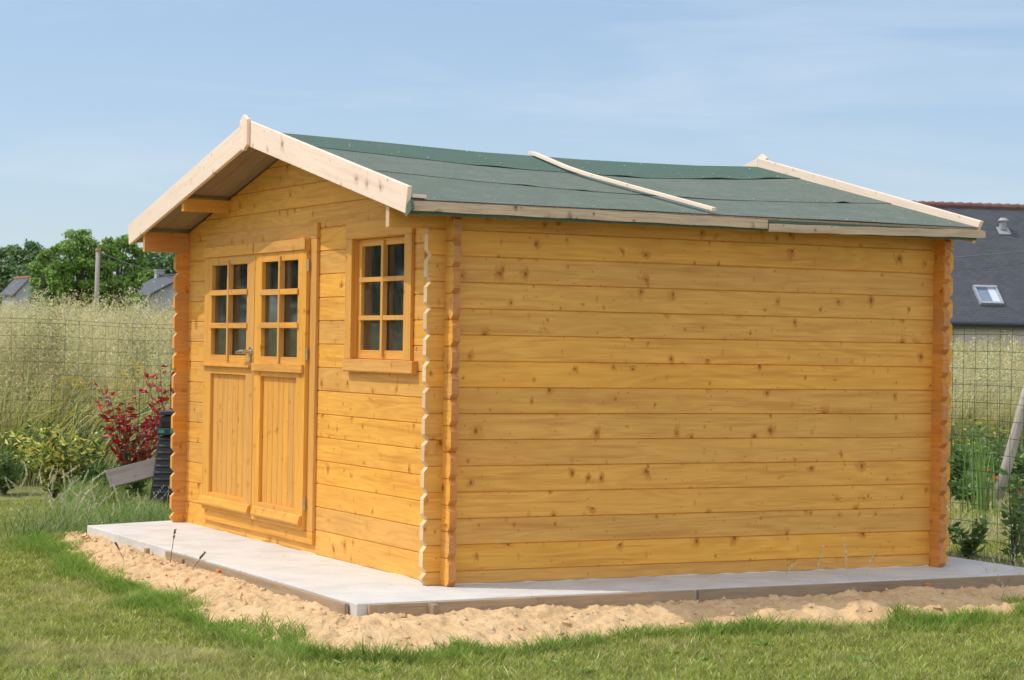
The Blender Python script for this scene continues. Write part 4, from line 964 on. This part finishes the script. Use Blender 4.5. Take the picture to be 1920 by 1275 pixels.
for i, (px, vb, D, n, h, s_, lb) in enumerate(((8, 925, 19.0, 26, .42, .35, 'dark green leafy weed mass at the left picture edge by the fence'),
        (185, 905, 18.9, 18, .30, .30, 'low dark green weeds between the yellow and the red shrub'),
        (150, 880, 19.1, 16, .55, .3, 'slender green weeds behind the yellow variegated shrub'))):
    b = at(px, vb, D); b[2] = ground_z(b[0], b[1]); shrub('leafy_weed', b, lb, 'weed', n, h, s_, .06, .022, pal_green, 44, 20+i, group='leafy weeds by the left fence')
# yellow flowered weeds in the field grass
def yellow(px, vt, D, h, lb, nf=16, grp='yellow flowering weeds'):
    b = at(px, vt, D); b[2] = ground_z(b[0], b[1])-.02; root = shrub('yellow_flower_plant', b, lb, 'plant', 9, h, .14, .05, .014, pal_lgreen, 20, int(px), group=grp)
    for c0 in rng.normal(0, 1, (nf, 3))*np.array([.13, .13, .05])+np.array([0, 0, h*.97]):
        v = Veg(); n = 9; a = rng.uniform(0, 6.28, n); v.leaves(np.repeat(c0[None], n, 0), np.stack([np.cos(a), np.sin(a), np.full(n, .35)], 1), .026, .014, cols(n, (2, (.85, .62, .04)), (1, (.7, .5, .03)), jit=.1))
        v.build('flower_head', M['petal'], root)
yellow(150, 745, 19.9, 1.02, 'yellow flowering weed behind the fence, above the variegated shrub')
yellow(265, 700, 20.1, 1.12, 'yellow flowering weed behind the fence, above the red shrub', 10)
yellow(140, 783, 19.15, .72, 'small yellow flowers just above the variegated shrub', 4)
for i, (px, vt, D, h) in enumerate(((1812, 820, 21.5, .55), (1835, 790, 22, .72), (1862, 800, 22.2, .62), (1895, 770, 22.4, .78), (1800, 860, 21.2, .42), (1915, 800, 22.1, .66))):
    yellow(px, vt, D, h, ['yellow-dotted plant nearest the cabin corner in the right garden', 'tall yellow-dotted plant second from the cabin in the right garden', 'yellow-dotted plant in the middle of the right garden', 'tallest yellow-dotted plant behind the leaning pole', 'lowest yellow-dotted plant beside the cabin corner', 'yellow-dotted plant at the right picture edge'][i], 5, 'yellow flowering plants of the right garden')
for i, (px, vb, D, n, h, s_, pl, lb, Lf) in enumerate((
    (1795, 905, 20.5, 22, .52, .32, pal_green, 'broad leafy green plant beside the right cabin corner', .10),
    (1808, 930, 20.0, 16, .30, .28, pal_lgreen, 'low pale green plant in front of the flower bed', .09),
    (1905, 915, 20.8, 20, .50, .28, pal_green, 'bushy green plant at the foot of the leaning pole', .08),
    (1880, 880, 21.8, 24, .55, .4, pal_green, 'dark green plants behind the orange flowers', .07),
    (1825, 880, 22.3, 24, .75, .45, pal_green, 'tall dark green plants at the back fence of the garden', .07),
    (1815, 1043, 14.5, 7, .36, .15, pal_green, 'small dark young shrub just behind the fence beside the slab', .085),
    (1900, 1035, 14.2, 9, .72, .22, pal_green, 'leafy young shrub at the right picture edge behind the fence', .075),
    (1918, 1000, 14.8, 7, .62, .16, pal_lgreen, 'pale green sapling at the right picture edge', .07))):
    b = at(px, vb, D); b[2] = ground_z(b[0], b[1]); shrub('garden_plant', b, lb, 'plant', n, h, s_, Lf, Lf*.5, pl, 26 if D > 16 else 16, 40+i, group='green plants of the right garden', tmin=.08)
# sword-leaved clump
b = at(1838, 950, 18.9); b[2] = ground_z(b[0], b[1]); v = Veg(); N = 46
c = cols(N, (2, (.16, .27, .06)), (1, (.24, .36, .10)), jit=.15)
v.blades(np.stack([b[0]+rng.normal(0, .05, N), b[1]+rng.normal(0, .05, N), np.full(N, b[2])], 1), rng.uniform(.4, .78, N), rng.uniform(0, 6.28, N), rng.uniform(.02, .22, N), rng.uniform(.011, .02, N), c, c*1.1, 5)
tag(v.build('sword_leaf_plant', M['leaf'], loc=tuple(b)), 'upright clump of sword-shaped bright green leaves in the right garden', 'plant')
def orange(px, vt, D, lb, nf):
    b = at(px, vt, D); zt = float(b[2]); b[2] = ground_z(b[0], b[1]); h = zt-float(b[2]); root = empty('orange_flower_plant', lb, 'plant', tuple(map(float, b)), group='orange garden flowers')
    m_ = MB()
    for i in range(nf):
        v = Veg()
        dx = (i-(nf-1)/2)*.07; p = np.array([dx, random.uniform(-.03, .03), h+random.uniform(-.02, .02)]); m_.tube([(dx*.3, 0, 0), (dx*.8, 0, h*.6), tuple(p)], .004, 5)
        n = 34; a = rng.uniform(0, 6.28, n); v.leaves(np.repeat(p[None], n, 0), np.stack([np.cos(a), np.sin(a), rng.uniform(.1, .9, n)], 1), .052, .024, cols(n, (2, (.85, .20, .01)), (1, (.75, .13, .01)), jit=.1)); v.build('flower_head', M['petal'], root)
    m_.build('stem', M['fence'], root)
orange(1869, 897, 20.6, 'orange flowers in front of the leaning pole foot', 2); orange(1852, 884, 20.9, 'single small orange flower above the sword-leaved clump', 1); orange(1914, 930, 20.2, 'low orange flowers at the right picture edge', 2)
# dark mulch of the bed
gx, gy = np.meshgrid(np.linspace(0, 1, 60), np.linspace(0, 1, 24)); c0 = at(1760, 920, 21.2)[:2]; c1 = at(2050, 920, 21.2)[:2]
X = c0[0]+(c1[0]-c0[0])*gx+DV[0]*gy*1.6; Y = c0[1]+(c1[1]-c0[1])*gx+DV[1]*gy*1.6
mo = simple('dark_mulch', (.05, .04, .035), .95, col2=(.22, .14, .10), nzs=18)
grid_mesh('mulch_bed', X, Y, ground_z(X, Y)+.03*np.sin(np.pi*gy)*np.ones_like(gx)+.02*fbm(X*9, Y*9)-.004, mo)
# leaning pole
a = at(1866, 892, 20.3); b = at(1935, 700, 20.3); a[2] = ground_z(a[0], a[1])-.05
m_ = MB(); m_.tube([tuple(a), tuple(a+(b-a)*.35+np.array([.01, 0, 0])), tuple(a+(b-a)*.7), tuple(b)], [.055, .052, .048, .045], 12); tag(m_.build('leaning_pole', M['poletimber'], smooth_=True), 'grey weathered wooden pole leaning to the right in the garden', 'pole')

# plank and black plastic bin behind the left cabin corner
a = at(203, 899, 17.3); b = at(300, 874, 17.5)
m_ = MB(); m_.beam(tuple(a), tuple(b), tuple(UV*.8+np.array([0, .5, .3])), .035, .15); tag(m_.build('wooden_plank', M['greyplank'], bevel=.004), 'grey weathered wooden plank lying in the grass below the red shrub', 'plank')
root = empty('plastic_bin', 'black ribbed plastic bin with small green labels behind the left cabin corner', 'bin')
def bp(px, py, D=17.4): return at(px, py, D)
def slab4(m_, pts, depth, D=17.4):
    f = [bp(*q, D) for q in pts]; bk = [q+DV*depth for q in f]; n = len(pts); m_.add(f+bk, [tuple(range(n)), tuple(range(2*n-1, n-1, -1))]+[(k, n+k, n+(k+1) % n, (k+1) % n) for k in range(n)], [(0, 0, 0)]*(2*n), .5)
m_ = MB(); slab4(m_, [(297, 818), (342, 818), (342, 945), (279, 945)], .45); body = m_.build('bin_body', M['black'], root, bevel=.012)
m_ = MB()
for i in range(9): t = i/8; y0 = 824+t*100; x0 = 299-(y0-818)/87*13; m_.tube([tuple(bp(x0+2, y0, 17.40)), tuple(bp(341, y0, 17.40))], .013, 10)
m_.build('bin_ribs', M['black'], body, smooth_=True)
m_ = MB(); slab4(m_, [(295, 803), (343, 803), (343, 816), (294, 816)], .47, 17.36); m_.build('bin_rim', M['black'], root, bevel=.006)
m_ = MB(); slab4(m_, [(300, 780), (343, 780), (343, 801.5), (297, 801.5)], .42, 17.42); m_.build('bin_vent', M['black'], root, bevel=.006)
m_ = MB(); slab4(m_, [(301, 771), (343, 771), (343, 778.5), (299, 778.5)], .46, 17.38); m_.build('bin_lid', M['black'], root, bevel=.006)
for x0, x1 in ((297, 308), (319, 328)):
    m_ = MB(); slab4(m_, [(x0, 806), (x1, 806), (x1, 812), (x0, 812)], .004, 17.353); m_.build('bin_label', M['teal'], root)
m_ = MB()
for x in range(303, 342, 6): slab4(m_, [(x, 790), (x+3.5, 790), (x+3.5, 798), (x, 798)], .01, 17.405)
m_.build('bin_vent_slats', simple('black_slats', (.012, .012, .014), .5, col2=(.016, .016, .018)), root)

# ================================================================== TREES
def tree(name, px, vtop, D, wpx, label, pal, leaf=.22, nb=60, per=150, seed=1, group=None, hbot=.04, sub=3, loose=.16):
    rr = np.random.default_rng(seed); b = at(px, 600, D); zt = float(at(px, vtop, D)[2]); b[2] = ground_z(b[0], b[1]); h = zt-float(b[2]); rx = wpx/FPX*D/2
    root = empty(name, label, 'tree', tuple(map(float, b)), group=group); m_ = MB(); tr = .035*h
    m_.tube([(0, 0, -.3), (.1, 0, h*.25), (-.05, .05, h*.55), (0, 0, h*.85)], [tr, tr*.8, tr*.5, tr*.15], 9)
    cents = []
    while len(cents) < nb:
        q = rr.uniform(-1, 1, 3); 
        r = np.linalg.norm(q)
        if r > 1 or r < .45: continue
        cents.append(q)
    cents = np.array(cents); zc = h*(hbot+1)/2; P = np.stack([cents[:, 0]*rx*.88, cents[:, 1]*rx*.88, zc+cents[:, 2]*h*(1-hbot)/2*.93], 1)
    for q in P[:26]: m_.tube([(0, 0, h*.3), tuple(q*np.array([.45, .45, 1])*.75), tuple(q)], [tr*.35, tr*.2, tr*.06], 5)
    m_.build('trunk', M['bark'], root)
    v = Veg(); sz = rr.uniform(.6, 1.25, nb)*min(rx, h/2)*loose*1.6; N = nb*per; k = np.repeat(np.arange(nb), per)
    off = rr.normal(0, 1, (N, 3)); off /= np.linalg.norm(off, axis=1, keepdims=True); off *= rr.uniform(.3, 1, (N, 1))**.6
    pos = P[k]+off*sz[k, None]*np.array([1.15, 1.15, .62]); tone = rr.uniform(.78, 1.25, nb)[k]
    c = pal(N, None)*tone[:, None]
    nrm = off*.7+rr.normal(0, .5, (N, 3))+np.array([0, 0, .5]); dr = np.cross(nrm, rr.normal(size=(N, 3)))
    v.leaves(pos, dr, rr.uniform(.6, 1.3, N)*leaf, rr.uniform(.6, 1.2, N)*leaf*.65, c, nrm=nrm)
    v.build('crown', M['leaf'], root); return root
def pT1(N, z): return cols(N, (2, (.17, .30, .05)), (2, (.22, .36, .065)), (1, (.28, .42, .09)), jit=.2)
def pT2(N, z): return cols(N, (2, (.10, .19, .06)), (2, (.13, .22, .075)), (1, (.17, .26, .09)), jit=.2)
tree('broadleaf_tree', 150, 424, 120, 125, 'largest bright green tree with a rounded crown behind the utility pole', pT1, .20, 95, 170, 1, 'bright green trees across the field')
tree('broadleaf_tree', 222, 430, 122, 118, 'bright green tree overlapping the largest one, just left of the roof end', pT1, .20, 75, 160, 2, 'bright green trees across the field')
tree('broadleaf_tree', 92, 458, 118, 84, 'smaller bright green tree at the left foot of the largest one', pT1, .19, 45, 150, 3, 'bright green trees across the field')
tree('broadleaf_tree', 272, 500, 136, 44, 'small bright green tree in front of the slate-roofed house', pT1, .18, 34, 130, 4, 'bright green trees across the field')
far = [(-190, 452, 90), (-120, 446, 110), (-50, 452, 100), (5, 455, 90), (48, 448, 80), (92, 455, 80), (305, 462, 80), (350, 470, 100), (420, 476, 110), (-10, 480, 120), (70, 478, 110), (330, 490, 110), (268, 466, 70), (318, 474, 60)]
names_ = ['far dark tree well left of the picture', 'far dark tree left of the picture edge', 'far dark tree at the left picture edge', 'far dark tree with its crown top above the left house', 'far dark tree just right of the left house', 'far dark tree between the left house and the bright trees', 'far dark tree under the cabin roof end', 'far dark tree behind the cabin corner', 'far dark tree hidden behind the doors', 'lower dark tree in front of the wood at the left edge', 'lower dark tree directly above the left house', 'lower dark tree beside the slate-roofed house', 'far dark tree between the bright trees and the roof end', 'small dark tree above the slate-roofed small house']
for i, (px, vt, wp) in enumerate(far): tree('dark_tree', px, vt, 205 if i < 9 else 190, wp*1.25, names_[i], pT2, .42, 48, 120, 50+i, 'dark trees of the far wood')

for i, (x, y, h) in enumerate(((-9.5, 31, 9), (-6, 35, 10), (-13, 30, 9), (-19, 36, 10), (-24, 44, 11), (-16, 24, 8), (-30, 52, 11))):
    P0 = np.array([x, y, 0.]); D_ = float((P0-CAM)@DV); px_ = 960+FPX*float((P0-CAM)@RV)/D_; v_ = 637.5-FPX*(h-1.2)/D_
    tree('hedgerow_tree', px_, v_, D_, 6.5/D_*FPX, 'tall hedgerow tree well outside the left of the picture', pT2, .4, 40, 110, 90+i, 'hedgerow trees left of the plot')

# ================================================================== HOUSES, POLE, CABLES
def quadmesh(name, quads, mat, parent, gcs=None):
    m_ = MB()
    for i, q in enumerate(quads):
        m_.add(q, [tuple(range(len(q)))], gcs[i] if gcs else q)
    return m_.build(name, mat, parent)
def house(name, label, pxc, v_ridge, v_eave, D, length, depth, yaw_, wallmat, ridgemat, zr=None, gutter=True):
    """gabled house; local x = ridge direction"""
    c = at(pxc, v_ridge, D); zr = float(c[2]); ze = float(at(pxc, v_eave, D-depth/2*.9)[2]); z0 = float(ground_z(c[0], c[1]))-.2
    root = empty(name, label, 'house', (float(c[0]), float(c[1]), z0), yaw_); zr -= z0; ze -= z0; l = length/2; d = depth/2
    w_ = MB()
    V = [(-l, -d, 0), (l, -d, 0), (l, d, 0), (-l, d, 0), (-l, -d, ze), (l, -d, ze), (l, d, ze), (-l, d, ze), (-l, 0, zr-.05), (l, 0, zr-.05)]
    w_.add(V, [(0, 1, 5, 4), (2, 3, 7, 6), (1, 2, 6, 9, 5), (3, 0, 4, 8, 7)], V); w_.build('wall', wallmat, root)
    ov = .22; sl2 = math.hypot(d+ov, (zr-ze)*(d+ov)/d); zo = zr-(zr-ze)*(d+ov)/d
    rf = MB()
    for s in (-1, 1):
        q = [(-l-.25, s*(d+ov), zo), (l+.25, s*(d+ov), zo), (l+.25, 0, zr), (-l-.25, 0, zr)]; g4 = [(-l, 0, 0), (l, 0, 0), (l, sl2, 0), (-l, sl2, 0)]
        V = q+[(a, b, z-.14) for a, b, z in q]; rf.add(V, [(0, 1, 2, 3), (7, 6, 5, 4), (0, 4, 5, 1), (1, 5, 6, 2), (3, 7, 4, 0)], g4+g4, .5)
    roof = rf.build('roof', M['slate'], root)
    rt = MB(); n = int(length/.35)
    for i in range(n+1): x = -l-.25+(length+.5)*i/(n+1); rt.tube([(x, 0, zr+.01), (x+.36, 0, zr+.03)], [.10, .12], 8)
    rt.build('ridge_tiles', ridgemat, roof)
    if gutter: g_ = MB(); g_.tube([(-l-.25, -d-ov-.06, zo-.07), (l+.25, -d-ov-.06, zo-.07)], .085, 8); g_.box(-l-.2, l+.2, -d-ov-.02, -d-ov+.02, zo-.24, zo-.145); g_.build('gutter', M['gutter'], root)
    return root, roof, (l, d, ov, ze, zr, zo)
y0 = -math.atan2(DV[0], DV[1])
hr, rf, (l, d, ov, ze, zr, zo) = house('slate_house', 'house with dark slate roof, red ridge tiles and roof window behind the right fence', 2050, 394, 597, 78, 16, 9, y0+.20, M['render'], M['ridge_tile'])
def onroof(px, py):
    """local point on the front roof slope seen at this pixel"""
    o_ = np.array(hr.location); cs, sn = math.cos(hr.rotation_euler.z), math.sin(hr.rotation_euler.z)
    ray = DV+(px-960)/FPX*RV-(py-637.5)/FPX*UV
    def loc(P): q = P-o_; return np.array([q[0]*cs+q[1]*sn, -q[0]*sn+q[1]*cs, q[2]])
    lo, hi = 40., 110.
    for _ in range(50):
        m = (lo+hi)/2; q = loc(CAM+m*ray); f = q[2]-(zr+(zr-ze)/d*q[1])
        if f < 0: hi = m
        else: lo = m
    # below the slope surface means behind it
    return loc(CAM+lo*ray)
up_ = Vector((0, d, zr-ze)).normalized(); nr_ = Vector((0, -(zr-ze), d)).normalized()
a = Vector(onroof(1852, 556)); wv_, hv_ = .84, .82
def rbox(m_, u0, u1, v0, v1, h0, h1):
    V = [a+Vector((u, 0, 0))+up_*vv+nr_*hh for u in (u0, u1) for vv in (v0, v1) for hh in (h0, h1)]
    m_.add(V, [(0, 1, 3, 2), (4, 6, 7, 5), (0, 4, 5, 1), (2, 3, 7, 6), (0, 2, 6, 4), (1, 5, 7, 3)], V, .5)
fm = MB(); rbox(fm, -wv_/2, wv_/2, -hv_/2-.04, -hv_/2+.05, -.02, .10); rbox(fm, -wv_/2, wv_/2, hv_/2-.05, hv_/2+.04, -.02, .13); rbox(fm, -wv_/2, -wv_/2+.07, -hv_/2+.05, hv_/2-.05, -.02, .11); rbox(fm, wv_/2-.07, wv_/2, -hv_/2+.05, hv_/2-.05, -.02, .11)
rw = fm.build('roof_window', M['lead'], rf)
gm = MB(); rbox(gm, -wv_/2+.07, wv_/2-.07, -hv_/2+.05, hv_/2-.05, .01, .05); gm.build('window_pane', M['skyglass'], rw)
gm = MB(); rbox(gm, wv_/2-.34, wv_/2-.075, -hv_/2+.055, hv_/2-.055, .051, .06); gm.build('window_blind', M['blind'], rw)
a = Vector(onroof(1880, 430)); vm = MB(); vm.tube([tuple(a), tuple(a+Vector((0, -.05, .32)))], [.14, .12], 12); vm.tube([tuple(a+Vector((0, -.05, .30))), tuple(a+Vector((0, -.05, .40)))], [.20, .10], 12); rbox(vm, -.22, .22, -.3, .1, .0, .03); vm.build('roof_vent', M['frame_grey'], rf)
house('small_house', 'small grey house gable with orange ridge tiles above the grass at the far left', 42, 521, 547, 170, 3.4, 2.1, y0-1.05, M['greywall'], M['orange_tile'], gutter=False)
hs, rfs, (l2, d2, _, ze2, zr2, _) = house('small_house', 'grey slate-roofed house partly hidden by the left cabin corner', 320, 517, 551, 130, 4.4, 4.2, y0-1.05, M['greywall'], M['slate'], gutter=False)
m_ = MB(); m_.box(-l2+.1, -l2+.5, -.25, .25, zr2-.4, zr2+.35); m_.box(-l2+.05, -l2+.55, -.3, .3, zr2+.352, zr2+.42); m_.build('chimney', M['greywall'], rfs)
# utility pole with its cable
a = at(179, 640, 62); a[2] = ground_z(a[0], a[1]); t_ = at(181, 470, 62); root = empty('utility_pole', 'slim grey wooden utility pole with a rusty cap in front of the trees', 'pole', tuple(map(float, a)))
hh = float(t_[2]-a[2]); m_ = MB(); m_.tube([(0, 0, -.3), (.01, 0, hh*.5), (.03, 0, hh)], [.085, .072, .06], 10); m_.build('shaft', M['poletimber'], root, smooth_=True)
m_ = MB(); m_.tube([(.03, 0, hh+.001), (.03, 0, hh+.07)], [.085, .06], 10); m_.tube([(.03, 0, hh-.1), (.2, .05, hh-.08)], .02, 6); m_.build('cap', M['orange_tile'], root)
def cable(p, q, sag, r, label):
    m_ = MB(); pts = []
    for i in range(31): t = i/30; c_ = p*(1-t)+q*t; pts.append((c_[0], c_[1], c_[2]-sag*4*t*(1-t)))
    m_.tube(pts, r, 5); tag(m_.build('overhead_cable', M['cable'], smooth_=True), label, 'cable', 'overhead cables')
cable(at(182, 471, 62), at(700, 560, 62), .5, .014, 'overhead cable running right from the utility pole to behind the cabin')
cable(at(1500, 490, 68), at(2200, 430, 68), .3, .016, 'upper overhead cable crossing in front of the slate roof')
cable(at(1500, 518, 68), at(2200, 448, 68), .3, .016, 'lower overhead cable crossing in front of the slate roof')
